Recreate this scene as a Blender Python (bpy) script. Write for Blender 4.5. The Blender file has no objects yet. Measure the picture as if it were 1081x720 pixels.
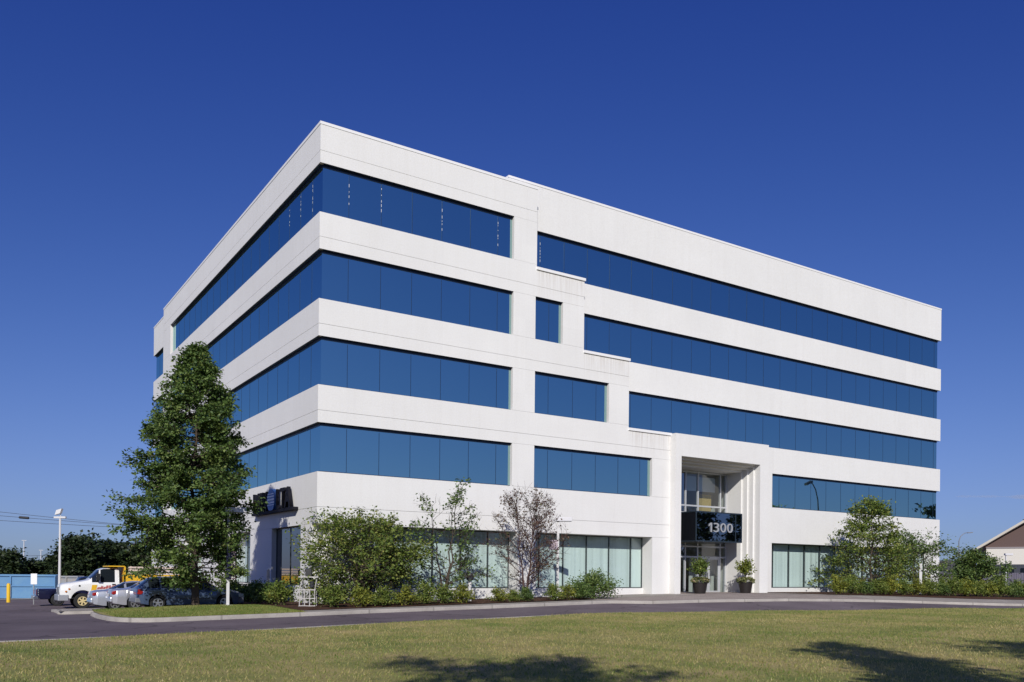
import bpy, bmesh, math, random
import numpy as np
from mathutils import Matrix, Vector

# ------------------------------------------------------------------ camera, sky, sun, exposure
sc = bpy.context.scene
COL = sc.collection
cam_d = bpy.data.cameras.new("camera")
cam_d.sensor_fit = 'HORIZONTAL'
cam_d.sensor_width = 36.0
cam_d.lens = 36.0 * 915.9 / 1081.0
cam_d.shift_y = (604.3 - 360.0) / 1081.0
cam_d.clip_start = 0.1
cam_d.clip_end = 9000.0
cam = bpy.data.objects.new("camera", cam_d)
COL.objects.link(cam)
CAM = (-14.30, -38.43, 1.80)
_r = Vector((0.8374366, -0.54645291, 0.00944267))
_u = Vector((-0.00921587, 0.00315585, 0.99995255))
_f = Vector((0.54645678, 0.83748389, 0.00239322))
m = Matrix.Identity(4)
for i in range(3):
    m[i][0] = _r[i]; m[i][1] = _u[i]; m[i][2] = -_f[i]; m[i][3] = CAM[i]
cam.matrix_world = m
sc.camera = cam

SUN_AZ = 35.0      # degrees from -Y towards -X
SUN_EL = 29.0
w = bpy.data.worlds.new("World"); sc.world = w; w.use_nodes = True
nt = w.node_tree; nt.nodes.clear()
sky = nt.nodes.new("ShaderNodeTexSky")
sky.sky_type = 'NISHITA'; sky.sun_disc = False
sky.sun_elevation = math.radians(SUN_EL)
sky.sun_rotation = math.radians(180.0 + SUN_AZ)
sky.altitude = 300.0; sky.air_density = 1.0; sky.dust_density = 0.5; sky.ozone_density = 6.0
# the film's deep polarised blue: each channel of the sky gets its own contrast
sp_ = nt.nodes.new("ShaderNodeSeparateColor"); cb_ = nt.nodes.new("ShaderNodeCombineColor")
def wmath(op, a, b):
    q = nt.nodes.new("ShaderNodeMath"); q.operation = op
    for k_, v in ((0, a), (1, b)):
        if hasattr(v, 'links'): nt.links.new(v, q.inputs[k_])
        else: q.inputs[k_].default_value = v
    return q.outputs[0]
for ch, (xt, g, T, B_) in enumerate(((.67, 1.95, .205, .062), (1.46, 1.66, .640, .105), (3.17, .86, 3.12, 0.0))):
    y_ = wmath('POWER', wmath('MULTIPLY', sp_.outputs[ch], 1 / xt), g)
    nt.links.new(wmath('DIVIDE', wmath('MULTIPLY', y_, T * (1 + B_)), wmath('ADD', wmath('MULTIPLY', y_, B_), 1.0)), cb_.inputs[ch])
bg = nt.nodes.new("ShaderNodeBackground"); bg.inputs['Strength'].default_value = 0.07
wo = nt.nodes.new("ShaderNodeOutputWorld")
nt.links.new(sky.outputs[0], sp_.inputs[0]); nt.links.new(cb_.outputs[0], bg.inputs['Color']); nt.links.new(bg.outputs[0], wo.inputs[0])

sun_d = bpy.data.lights.new("sun", 'SUN'); sun_d.energy = 3.2; sun_d.angle = math.radians(0.53)
sun_d.color = (1.0, 0.965, 0.90)
sun = bpy.data.objects.new("sun", sun_d); COL.objects.link(sun)
a_, e_ = math.radians(SUN_AZ), math.radians(SUN_EL)
to_sun = Vector((-math.sin(a_) * math.cos(e_), -math.cos(a_) * math.cos(e_), math.sin(e_)))
sun.rotation_euler = to_sun.to_track_quat('Z', 'Y').to_euler()
sun.location = (-40, -60, 60)

sc.view_settings.view_transform = 'Standard'
sc.view_settings.look = 'None'
sc.view_settings.gamma = 1.0
sc.view_settings.use_curve_mapping = False
sc.view_settings.exposure = 0.38
sc.cycles.max_bounces = 6
sc.cycles.transparent_max_bounces = 12
sc.cycles.caustics_reflective = False
sc.cycles.caustics_refractive = False

RNG = np.random.default_rng(7)
random.seed(7)

# ------------------------------------------------------------------ materials
MATS = {}
def mat(name, base=(.5, .5, .5), rough=.7, metal=0.0, spec=.5, noise=None, bump=None, coat=0.0):
    """noise=(scale, colour2, detail) mixes a second colour in; bump=(scale, strength)"""
    if name in MATS: return MATS[name]
    M = bpy.data.materials.new(name); M.use_nodes = True
    t = M.node_tree; p = t.nodes["Principled BSDF"]
    p.inputs['Base Color'].default_value = (*base, 1); p.inputs['Roughness'].default_value = rough
    p.inputs['Metallic'].default_value = metal; p.inputs['Specular IOR Level'].default_value = spec
    p.inputs['Coat Weight'].default_value = coat
    tc = t.nodes.new("ShaderNodeTexCoord")
    if noise:
        n = t.nodes.new("ShaderNodeTexNoise"); n.inputs['Scale'].default_value = noise[0]
        n.inputs['Detail'].default_value = noise[2] if len(noise) > 2 else 5
        n.inputs['Roughness'].default_value = .65
        t.links.new(tc.outputs['Object'], n.inputs['Vector'])
        r = t.nodes.new("ShaderNodeValToRGB")
        r.color_ramp.elements[0].position = .35; r.color_ramp.elements[1].position = .68
        r.color_ramp.elements[0].color = (*base, 1); r.color_ramp.elements[1].color = (*noise[1], 1)
        t.links.new(n.outputs['Fac'], r.inputs[0]); t.links.new(r.outputs[0], p.inputs['Base Color'])
    if bump:
        n2 = t.nodes.new("ShaderNodeTexNoise"); n2.inputs['Scale'].default_value = bump[0]
        n2.inputs['Detail'].default_value = 4
        t.links.new(tc.outputs['Object'], n2.inputs['Vector'])
        b = t.nodes.new("ShaderNodeBump"); b.inputs['Strength'].default_value = bump[1]; b.inputs['Distance'].default_value = .02
        t.links.new(n2.outputs['Fac'], b.inputs['Height']); t.links.new(b.outputs[0], p.inputs['Normal'])
    MATS[name] = M
    return M

def concrete_mat(name, c1, c2, stains=True):
    M = bpy.data.materials.new(name); M.use_nodes = True; t = M.node_tree; L = t.links.new
    p = t.nodes["Principled BSDF"]; p.inputs['Roughness'].default_value = .85; p.inputs['Specular IOR Level'].default_value = .25
    tc = t.nodes.new("ShaderNodeTexCoord")
    n1 = t.nodes.new("ShaderNodeTexNoise"); n1.inputs['Scale'].default_value = .45; n1.inputs['Detail'].default_value = 8; n1.inputs['Roughness'].default_value = .6
    n2 = t.nodes.new("ShaderNodeTexNoise"); n2.inputs['Scale'].default_value = 14; n2.inputs['Detail'].default_value = 6; n2.inputs['Roughness'].default_value = .75
    L(tc.outputs['Object'], n1.inputs[0]); L(tc.outputs['Object'], n2.inputs[0])
    r1 = t.nodes.new("ShaderNodeValToRGB"); r1.color_ramp.elements[0].position = .3; r1.color_ramp.elements[1].position = .7
    r1.color_ramp.elements[0].color = (*c2, 1); r1.color_ramp.elements[1].color = (*c1, 1)
    L(n1.outputs['Fac'], r1.inputs[0])
    r2 = t.nodes.new("ShaderNodeValToRGB"); r2.color_ramp.elements[0].position = .3; r2.color_ramp.elements[1].position = .62
    r2.color_ramp.elements[0].color = (.91, .905, .90, 1); r2.color_ramp.elements[1].color = (1, 1, 1, 1)
    L(n2.outputs['Fac'], r2.inputs[0])
    mx = t.nodes.new("ShaderNodeMix"); mx.data_type = 'RGBA'; mx.blend_type = 'MULTIPLY'; mx.inputs[0].default_value = 1
    L(r1.outputs[0], mx.inputs[6]); L(r2.outputs[0], mx.inputs[7])
    out = mx.outputs[2]
    if stains:   # vertical weather streaks
        mp = t.nodes.new("ShaderNodeMapping"); mp.inputs['Scale'].default_value = (2.2, 2.2, .12)
        n3 = t.nodes.new("ShaderNodeTexNoise"); n3.inputs['Scale'].default_value = 1.6; n3.inputs['Detail'].default_value = 6
        L(tc.outputs['Object'], mp.inputs[0]); L(mp.outputs[0], n3.inputs[0])
        r3 = t.nodes.new("ShaderNodeValToRGB"); r3.color_ramp.elements[0].position = .30; r3.color_ramp.elements[1].position = .52
        r3.color_ramp.elements[0].color = (.98, .977, .972, 1); r3.color_ramp.elements[1].color = (1, 1, 1, 1)
        L(n3.outputs['Fac'], r3.inputs[0])
        m3 = t.nodes.new("ShaderNodeMix"); m3.data_type = 'RGBA'; m3.blend_type = 'MULTIPLY'; m3.inputs[0].default_value = 1
        L(out, m3.inputs[6]); L(r3.outputs[0], m3.inputs[7]); out = m3.outputs[2]
    # each cast panel has its own slight tone
    def MT(op, a, b_=None):
        q = t.nodes.new("ShaderNodeMath"); q.operation = op
        for k_, v in ((0, a), (1, b_)):
            if v is None: continue
            if hasattr(v, 'links'): L(v, q.inputs[k_])
            else: q.inputs[k_].default_value = v
        return q.outputs[0]
    sx_ = t.nodes.new("ShaderNodeSeparateXYZ"); L(tc.outputs['Object'], sx_.inputs[0])
    X_, Y_, Z_ = sx_.outputs
    px_ = MT('FLOOR', MT('DIVIDE', MT('ADD', MT('SUBTRACT', X_, Y_), 3.49), 4.992)); pz_ = MT('FLOOR', MT('DIVIDE', MT('ADD', Z_, .55), 4.0))
    cx_ = t.nodes.new("ShaderNodeCombineXYZ"); L(px_, cx_.inputs[0]); L(pz_, cx_.inputs[1])
    wn = t.nodes.new("ShaderNodeTexWhiteNoise"); L(cx_.outputs[0], wn.inputs[0])
    tone = MT('ADD', MT('MULTIPLY', wn.outputs['Value'], .035), .965)
    # drip stains below the three ledges
    mp2 = t.nodes.new("ShaderNodeMapping"); mp2.inputs['Scale'].default_value = (5.5, 5.5, .25)
    n5 = t.nodes.new("ShaderNodeTexNoise"); n5.inputs['Scale'].default_value = 1.5; n5.inputs['Detail'].default_value = 5
    L(tc.outputs['Object'], mp2.inputs[0]); L(mp2.outputs[0], n5.inputs[0])
    st_ = MT('MULTIPLY', MT('SUBTRACT', n5.outputs['Fac'], .40), 3.0)
    tot = None
    for x0_, x1_, zl in ((12.19, 15.43, 18.22), (15.43, 18.75, 14.22), (18.75, 22.05, 10.22)):
        d_ = MT('DIVIDE', MT('SUBTRACT', zl, Z_), 1.5)          # 0 at the ledge, 1 well below it
        fade = MT('MULTIPLY', MT('MAXIMUM', MT('SUBTRACT', 1.0, d_), 0.0), MT('GREATER_THAN', d_, 0.0))
        inx = MT('MULTIPLY', MT('GREATER_THAN', X_, x0_), MT('LESS_THAN', X_, x1_))
        q_ = MT('MULTIPLY', fade, inx); tot = q_ if tot is None else MT('ADD', tot, q_)
    stain = MT('MINIMUM', MT('MAXIMUM', MT('MULTIPLY', MT('MULTIPLY', tot, st_), .55), 0.0), 1.0)
    md = t.nodes.new("ShaderNodeMix"); md.data_type = 'RGBA'; md.blend_type = 'MULTIPLY'; md.inputs[0].default_value = 1
    L(out, md.inputs[6]); cc_ = t.nodes.new("ShaderNodeCombineXYZ")
    for k_ in range(3): L(tone, cc_.inputs[k_])
    L(cc_.outputs[0], md.inputs[7])
    ms = t.nodes.new("ShaderNodeMix"); ms.data_type = 'RGBA'; L(stain, ms.inputs[0]); L(md.outputs[2], ms.inputs[6]); ms.inputs[7].default_value = (.46, .40, .35, 1)
    out = ms.outputs[2]
    L(out, p.inputs['Base Color'])
    b = t.nodes.new("ShaderNodeBump"); b.inputs['Strength'].default_value = .25; b.inputs['Distance'].default_value = .01
    n4 = t.nodes.new("ShaderNodeTexNoise"); n4.inputs['Scale'].default_value = 45; n4.inputs['Detail'].default_value = 3
    L(tc.outputs['Object'], n4.inputs[0]); L(n4.outputs['Fac'], b.inputs['Height']); L(b.outputs[0], p.inputs['Normal'])
    MATS[name] = M
    return M

WHITE = concrete_mat("white_precast", (.80, .788, .765), (.765, .752, .730))
COPING = mat("coping_metal_and_glint", (.80, .79, .78), .6)
GROOVE = mat("joint_shadow_gap", (.57, .56, .55), .9)
DARKFR = mat("dark_frame", (.018, .02, .025), .35)
NAVYFR = mat("navy_frame", (.012, .022, .055), .3)
WFRAME = mat("pale_frame", (.55, .56, .58), .4, .3)

def mirror_glass(name, tint, base):
    M = bpy.data.materials.new(name); M.use_nodes = True; t = M.node_tree; t.nodes.clear(); L = t.links.new
    o = t.nodes.new("ShaderNodeOutputMaterial"); g = t.nodes.new("ShaderNodeBsdfGlossy"); g.inputs['Roughness'].default_value = .012
    g.inputs['Color'].default_value = (*tint, 1)
    d = t.nodes.new("ShaderNodeBsdfDiffuse"); d.inputs['Color'].default_value = (*base, 1)
    fr = t.nodes.new("ShaderNodeLayerWeight"); fr.inputs['Blend'].default_value = .5
    mr = t.nodes.new("ShaderNodeMapRange"); mr.inputs[1].default_value = .0; mr.inputs[2].default_value = 1; mr.inputs[3].default_value = .80; mr.inputs[4].default_value = .92
    mx = t.nodes.new("ShaderNodeMixShader")
    tc = t.nodes.new("ShaderNodeTexCoord"); n = t.nodes.new("ShaderNodeTexNoise"); n.inputs['Scale'].default_value = .35; n.inputs['Detail'].default_value = 1
    b = t.nodes.new("ShaderNodeBump"); b.inputs['Strength'].default_value = .10; b.inputs['Distance'].default_value = .02
    L(tc.outputs['Object'], n.inputs[0]); L(n.outputs['Fac'], b.inputs['Height']); L(b.outputs[0], g.inputs['Normal'])
    L(fr.outputs['Facing'], mr.inputs[0]); L(mr.outputs[0], mx.inputs[0]); L(d.outputs[0], mx.inputs[1]); L(g.outputs[0], mx.inputs[2]); L(mx.outputs[0], o.inputs[0])
    MATS[name] = M
    return M
BLUEGLASS = mirror_glass("blue_mirror_glass", (.49, .76, .745), (.012, .020, .026))
BLACKGLASS = mirror_glass("black_mirror_glass", (.30, .36, .42), (.003, .004, .006))

def clear_glass(name, tint, gloss=.16):
    M = bpy.data.materials.new(name); M.use_nodes = True; t = M.node_tree; t.nodes.clear(); L = t.links.new
    o = t.nodes.new("ShaderNodeOutputMaterial"); tr = t.nodes.new("ShaderNodeBsdfTransparent"); tr.inputs[0].default_value = (*tint, 1)
    g = t.nodes.new("ShaderNodeBsdfGlossy"); g.inputs['Roughness'].default_value = .01
    fr = t.nodes.new("ShaderNodeLayerWeight"); fr.inputs['Blend'].default_value = .5
    pw = t.nodes.new("ShaderNodeMath"); pw.operation = 'POWER'; pw.inputs[1].default_value = 5
    mr = t.nodes.new("ShaderNodeMapRange"); mr.inputs[3].default_value = gloss; mr.inputs[4].default_value = 1
    mx = t.nodes.new("ShaderNodeMixShader"); L(fr.outputs['Facing'], pw.inputs[0]); L(pw.outputs[0], mr.inputs[0]); L(mr.outputs[0], mx.inputs[0])
    L(tr.outputs[0], mx.inputs[1]); L(g.outputs[0], mx.inputs[2]); L(mx.outputs[0], o.inputs[0])
    MATS[name] = M
    return M
GREENGLASS = clear_glass("green_tinted_glass", (.80, .90, .885), .10)
ENTRYGLASS = clear_glass("entrance_glass", (.72, .80, .82), .14)
CARGLASS = mat("car_glass", (.012, .016, .02), .05, 0, .6)
BLIND = mat("white_blind_fabric", (.80, .80, .79), .9)

# ------------------------------------------------------------------ helpers
def link(o): COL.objects.link(o); return o
def tag(o, label, cat, group=None, kind=None):
    if label: o['label'] = label
    if cat: o['category'] = cat
    if group: o['group'] = group
    if kind: o['kind'] = kind
    return o
def thing(name, label, cat, loc=(0, 0, 0), rz=0.0, group=None):
    o = bpy.data.objects.new(name, None); o.empty_display_size = .3; link(o)
    o.location = loc; o.rotation_euler = (0, 0, rz)
    return tag(o, label, cat, group)
def dup(root, loc, rz=None, label=None, group=None, scale=None):
    kids = {}
    for o in list(root.children_recursive): kids.setdefault(o.parent.name, []).append(o)
    def rec(o, parent):
        c = o.copy(); COL.objects.link(c)
        if parent is not None: c.parent = parent
        for k in kids.get(o.name, []): rec(k, c)
        return c
    c = rec(root, None); c.location = loc
    if rz is not None: c.rotation_euler = (0, 0, rz)
    if label: c['label'] = label
    if group: c['group'] = group
    if scale: c.scale = scale if hasattr(scale, '__len__') else (scale,) * 3
    return c

class MB:
    def __init__(s): s.v = []; s.f = []; s.m = []
    def add(s, vs, fs, mi=0):
        b = len(s.v); s.v += [tuple(map(float, q)) for q in vs]
        s.f += [tuple(b + i for i in q) for q in fs]; s.m += [mi] * len(fs); return s
    def box(s, x0, x1, y0, y1, z0, z1, mi=0):
        if x0 > x1: x0, x1 = x1, x0
        if y0 > y1: y0, y1 = y1, y0
        vs = [(x0, y0, z0), (x1, y0, z0), (x1, y1, z0), (x0, y1, z0), (x0, y0, z1), (x1, y0, z1), (x1, y1, z1), (x0, y1, z1)]
        return s.add(vs, [(0, 3, 2, 1), (4, 5, 6, 7), (0, 1, 5, 4), (1, 2, 6, 5), (2, 3, 7, 6), (3, 0, 4, 7)], mi)
    def obox(s, c, ax, ay, az, mi=0):   # oriented box: centre and three half axes
        c, ax, ay, az = map(Vector, (c, ax, ay, az))
        vs = [c + i * ax + j * ay + k * az for k in (-1, 1) for i, j in ((-1, -1), (1, -1), (1, 1), (-1, 1))]
        return s.add(vs, [(0, 3, 2, 1), (4, 5, 6, 7), (0, 1, 5, 4), (1, 2, 6, 5), (2, 3, 7, 6), (3, 0, 4, 7)], mi)
    def prism(s, pts, axis, a, b, mi=0):   # 2D outline extruded along axis
        def P(u, v, t): return (t, u, v) if axis == 'x' else (u, t, v) if axis == 'y' else (u, v, t)
        n = len(pts)
        vs = [P(u, v, a) for u, v in pts] + [P(u, v, b) for u, v in pts]
        fs = [tuple(range(n))[::-1], tuple(range(n, 2 * n))] + [(i, (i + 1) % n, n + (i + 1) % n, n + i) for i in range(n)]
        return s.add(vs, fs, mi)
    def tube(s, pts, rad, n=8, mi=0, cap=True):
        pts = [Vector(p) for p in pts]
        if not hasattr(rad, '__len__'): rad = [rad] * len(pts)
        vs = []; ref = None
        for i, p in enumerate(pts):
            d = (pts[min(i + 1, len(pts) - 1)] - pts[max(i - 1, 0)]).normalized()
            if ref is None: ref = Vector((1, 0, 0)) if abs(d.x) < .8 else Vector((0, 1, 0))
            a = (ref - d * ref.dot(d)).normalized(); b = d.cross(a); ref = a
            vs += [p + rad[i] * (math.cos(2 * math.pi * k / n) * a + math.sin(2 * math.pi * k / n) * b) for k in range(n)]
        fs = [(i * n + k, i * n + (k + 1) % n, (i + 1) * n + (k + 1) % n, (i + 1) * n + k) for i in range(len(pts) - 1) for k in range(n)]
        if cap: fs += [tuple(range(n))[::-1], tuple(range((len(pts) - 1) * n, len(pts) * n))]
        return s.add(vs, fs, mi)
    def lathe(s, prof, n=16, c=(0, 0, 0), axis='z', mi=0, cap=True):
        vs = []
        for r, z in prof:
            for k in range(n):
                a = 2 * math.pi * k / n; q = (r * math.cos(a), r * math.sin(a), z)
                if axis == 'y': q = (q[0], q[2], q[1])
                if axis == 'x': q = (q[2], q[0], q[1])
                vs.append((q[0] + c[0], q[1] + c[1], q[2] + c[2]))
        fs = [(i * n + k, i * n + (k + 1) % n, (i + 1) * n + (k + 1) % n, (i + 1) * n + k) for i in range(len(prof) - 1) for k in range(n)]
        if cap: fs += [tuple(range(n))[::-1], tuple(range((len(prof) - 1) * n, len(prof) * n))]
        return s.add(vs, fs, mi)
    def build(s, name, mats, parent=None, smooth=False, angle=35, bevel=0):
        me = bpy.data.meshes.new(name); me.from_pydata(s.v, [], s.f)
        ms = mats if isinstance(mats, (list, tuple)) else [mats]
        for q in ms: me.materials.append(q)
        if len(ms) > 1: me.polygons.foreach_set('material_index', s.m)
        bm = bmesh.new(); bm.from_mesh(me); bmesh.ops.recalc_face_normals(bm, faces=bm.faces); bm.to_mesh(me); bm.free()
        if smooth:
            me.polygons.foreach_set('use_smooth', [True] * len(me.polygons)); me.set_sharp_from_angle(angle=math.radians(angle))
        me.update()
        o = link(bpy.data.objects.new(name, me))
        if parent is not None: o.parent = parent
        if bevel:
            b = o.modifiers.new("bevel", 'BEVEL'); b.width = bevel; b.segments = 2; b.limit_method = 'ANGLE'
        return o

def np_mesh(name, V, Q, mats, parent=None, tint=None, smooth=False):
    """V (n,3) vertices, Q (k,4) quads"""
    me = bpy.data.meshes.new(name); nv, k = len(V), len(Q); c = Q.shape[1]
    me.vertices.add(nv); me.vertices.foreach_set('co', V.astype(np.float32).ravel())
    me.loops.add(k * c); me.loops.foreach_set('vertex_index', Q.astype(np.int32).ravel())
    me.polygons.add(k); me.polygons.foreach_set('loop_start', np.arange(0, k * c, c, dtype=np.int32))
    me.polygons.foreach_set('loop_total', np.full(k, c, dtype=np.int32))
    if smooth: me.polygons.foreach_set('use_smooth', np.ones(k, dtype=bool))
    me.update(calc_edges=True)
    if tint is not None:
        at = me.attributes.new('tint', 'FLOAT', 'POINT'); at.data.foreach_set('value', tint.astype(np.float32))
    for q in (mats if isinstance(mats, (list, tuple)) else [mats]): me.materials.append(q)
    o = link(bpy.data.objects.new(name, me))
    if parent is not None: o.parent = parent
    return o

def text_mesh(txt, size, depth, name, M, parent, mw, bold=0.0, width=None):
    cu = bpy.data.curves.new(name, 'FONT'); cu.body = txt; cu.size = size; cu.extrude = depth / 2; cu.offset = bold
    cu.align_x = 'LEFT'
    t = bpy.data.objects.new(name + "_source", cu); COL.objects.link(t)
    dg = bpy.context.evaluated_depsgraph_get(); dg.update()
    me = bpy.data.meshes.new_from_object(t.evaluated_get(dg))
    bpy.data.objects.remove(t); bpy.data.curves.remove(cu)
    xs = [v.co.x for v in me.vertices]; ys = [v.co.y for v in me.vertices]
    x0, x1, y0 = min(xs), max(xs), min(ys)
    sx = (width / (x1 - x0)) if width else 1
    for v in me.vertices: v.co = mw @ Vector(((v.co.x - x0) * sx, v.co.y - y0, v.co.z))
    me.materials.clear(); me.materials.append(M); me.name = name
    o = link(bpy.data.objects.new(name, me)); o.parent = parent
    return o

# ------------------------------------------------------------------ terrain
def ss(t):
    t = np.clip(t, 0, 1); return t * t * (3 - 2 * t)
def h(x, y):
    x = np.asarray(x, float); y = np.asarray(y, float)
    B = np.clip(.2 + .0175 * x, -.05, .62); Lw = np.clip(.06 + .005 * x, 0, .2)
    s = ss((y + 13) / 9)
    z = B * s + Lw * (1 - s) - .42 * ss((y - 1) / 14) * ss((-x - 1) / 5)
    far = ss((y - 46) / 20) * ss((30 - x) / 40)
    return z * (1 - far) - .4 * far
def hz(x, y): return float(h(x, y))

def grid_sheet(name, xs, ys, off, M, kind='structure'):
    X, Y = np.meshgrid(xs, ys, indexing='ij'); Z = h(X, Y) + off
    n, k = X.shape; V = np.stack([X, Y, Z], -1).reshape(-1, 3)
    i = np.arange(n - 1)[:, None] * k + np.arange(k - 1)[None, :]
    Q = np.stack([i, i + k, i + k + 1, i + 1], -1).reshape(-1, 4)
    o = np_mesh(name, V, Q, M, smooth=True)
    if kind: o['kind'] = kind
    return o
def resample(pts, step):
    P = np.array(pts, float); d = np.r_[0, np.cumsum(np.linalg.norm(np.diff(P, axis=0), axis=1))]
    n = max(2, int(d[-1] / step) + 1); t = np.linspace(0, d[-1], n)
    return np.stack([np.interp(t, d, P[:, 0]), np.interp(t, d, P[:, 1])], -1)
def strip(name, front, back, off, M, nu=60, nv=8, bump=None, kind='structure'):
    F = resample(front, 1e-3 + sum(np.linalg.norm(np.diff(np.array(front, float), axis=0), axis=1)) / (nu - 1) * .9999)[:nu]
    Bk = resample(back, 1e-3 + sum(np.linalg.norm(np.diff(np.array(back, float), axis=0), axis=1)) / (nu - 1) * .9999)[:nu]
    nu = min(len(F), len(Bk)); F, Bk = F[:nu], Bk[:nu]
    t = np.linspace(0, 1, nv)[None, :, None]
    P = F[:, None, :] * (1 - t) + Bk[:, None, :] * t
    Z = h(P[..., 0], P[..., 1]) + off
    if bump is not None: Z = Z + bump(P[..., 0], P[..., 1])
    V = np.concatenate([P, Z[..., None]], -1).reshape(-1, 3)
    i = np.arange(nu - 1)[:, None] * nv + np.arange(nv - 1)[None, :]
    Q = np.stack([i, i + nv, i + nv + 1, i + 1], -1).reshape(-1, 4)
    o = np_mesh(name, V, Q, M, smooth=True)
    if kind: o['kind'] = kind
    return o
def curb(name, pts, wdt, top, M, side=1, kind='structure'):
    P = resample(pts, .5); n = len(P)
    T = np.gradient(P, axis=0); T /= np.linalg.norm(T, axis=1)[:, None]; N = np.stack([-T[:, 1], T[:, 0]], -1) * side
    A = P; B = P + N * wdt
    za = h(A[:, 0], A[:, 1])
    V = []
    rnd = .025
    rows = [(A, za - .1), (A, za + top - rnd), (A + N * rnd, za + top), (B, za + top), (B, za - .1)]
    for q, z in rows: V.append(np.c_[q, z])
    V = np.concatenate(V); Q = []
    for r in range(4):
        i = np.arange(n - 1); Q.append(np.stack([r * n + i, r * n + i + 1, (r + 1) * n + i + 1, (r + 1) * n + i], -1))
    o = np_mesh(name, V, np.concatenate(Q), M); o['kind'] = kind
    return o

def ground_mat(name, cols, scale, rough=.95, fine=(60, .25), bumpk=.3, patch=None):
    """cols: three colours by large noise; fine=(scale, amount) grain"""
    M = bpy.data.materials.new(name); M.use_nodes = True; t = M.node_tree; L = t.links.new
    p = t.nodes["Principled BSDF"]; p.inputs['Roughness'].default_value = rough; p.inputs['Specular IOR Level'].default_value = .2
    tc = t.nodes.new("ShaderNodeTexCoord")
    n = t.nodes.new("ShaderNodeTexNoise"); n.inputs['Scale'].default_value = scale; n.inputs['Detail'].default_value = 7; n.inputs['Roughness'].default_value = .62
    L(tc.outputs['Object'], n.inputs[0])
    r = t.nodes.new("ShaderNodeValToRGB"); el = r.color_ramp.elements
    el[0].position = .30; el[0].color = (*cols[0], 1); el[1].position = .70; el[1].color = (*cols[2], 1)
    e = el.new(.5); e.color = (*cols[1], 1)
    L(n.outputs['Fac'], r.inputs[0])
    g = t.nodes.new("ShaderNodeTexNoise"); g.inputs['Scale'].default_value = fine[0]; g.inputs['Detail'].default_value = 4; g.inputs['Roughness'].default_value = .8
    L(tc.outputs['Object'], g.inputs[0])
    gr = t.nodes.new("ShaderNodeMapRange"); gr.inputs[1].default_value = .3; gr.inputs[2].default_value = .7
    gr.inputs[3].default_value = 1 - fine[1]; gr.inputs[4].default_value = 1 + fine[1]; L(g.outputs['Fac'], gr.inputs[0])
    mx = t.nodes.new("ShaderNodeMix"); mx.data_type = 'RGBA'; mx.blend_type = 'MULTIPLY'; mx.inputs[0].default_value = 1
    L(r.outputs[0], mx.inputs[6]); L(gr.outputs[0], mx.inputs[7])
    L(mx.outputs[2], p.inputs['Base Color'])
    b = t.nodes.new("ShaderNodeBump"); b.inputs['Strength'].default_value = bumpk; b.inputs['Distance'].default_value = .03
    L(g.outputs['Fac'], b.inputs['Height']); L(b.outputs[0], p.inputs['Normal'])
    MATS[name] = M
    return M
FIELD = ground_mat("field_grass", ((.05, .065, .02), (.08, .085, .03), (.11, .10, .045)), .12, fine=(9, .3))
LAWN = ground_mat("lawn_soil_grass", ((.135, .185, .04), (.29, .265, .09), (.45, .34, .155)), .42, fine=(22, .45), bumpk=.6)
ASPH = ground_mat("asphalt", ((.115, .090, .100), (.140, .112, .122), (.172, .142, .152)), .35, .88, fine=(38, .22), bumpk=.25)
CURBM = ground_mat("curb_concrete", ((.30, .27, .24), (.36, .33, .295), (.42, .385, .345)), 1.2, .9, fine=(30, .15))
WALK = ground_mat("walk_concrete", ((.28, .25, .215), (.335, .30, .26), (.385, .35, .31)), .8, .9, fine=(25, .15))
MULCH = ground_mat("bark_mulch", ((.055, .028, .018), (.085, .042, .026), (.12, .065, .04)), 2.5, .95, fine=(35, .5), bumpk=1.0)

def paver_mat():
    M = bpy.data.materials.new("plaza_pavers"); M.use_nodes = True; t = M.node_tree; L = t.links.new
    p = t.nodes["Principled BSDF"]; p.inputs['Roughness'].default_value = .9
    tc = t.nodes.new("ShaderNodeTexCoord"); br = t.nodes.new("ShaderNodeTexBrick")
    br.inputs['Scale'].default_value = 2.2; br.inputs['Color1'].default_value = (.36, .29, .25, 1); br.inputs['Color2'].default_value = (.29, .24, .21, 1)
    br.inputs['Mortar'].default_value = (.22, .19, .17, 1); br.inputs['Mortar Size'].default_value = .02
    n = t.nodes.new("ShaderNodeTexNoise"); n.inputs['Scale'].default_value = .9; n.inputs['Detail'].default_value = 6
    L(tc.outputs['Object'], br.inputs[0]); L(tc.outputs['Object'], n.inputs[0])
    mr = t.nodes.new("ShaderNodeMapRange"); mr.inputs[3].default_value = .7; mr.inputs[4].default_value = 1.25; L(n.outputs['Fac'], mr.inputs[0])
    mx = t.nodes.new("ShaderNodeMix"); mx.data_type = 'RGBA'; mx.blend_type = 'MULTIPLY'; mx.inputs[0].default_value = 1
    L(br.outputs[0], mx.inputs[6]); L(mr.outputs[0], mx.inputs[7]); L(mx.outputs[2], p.inputs['Base Color'])
    return M
PAVER = paver_mat()
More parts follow.
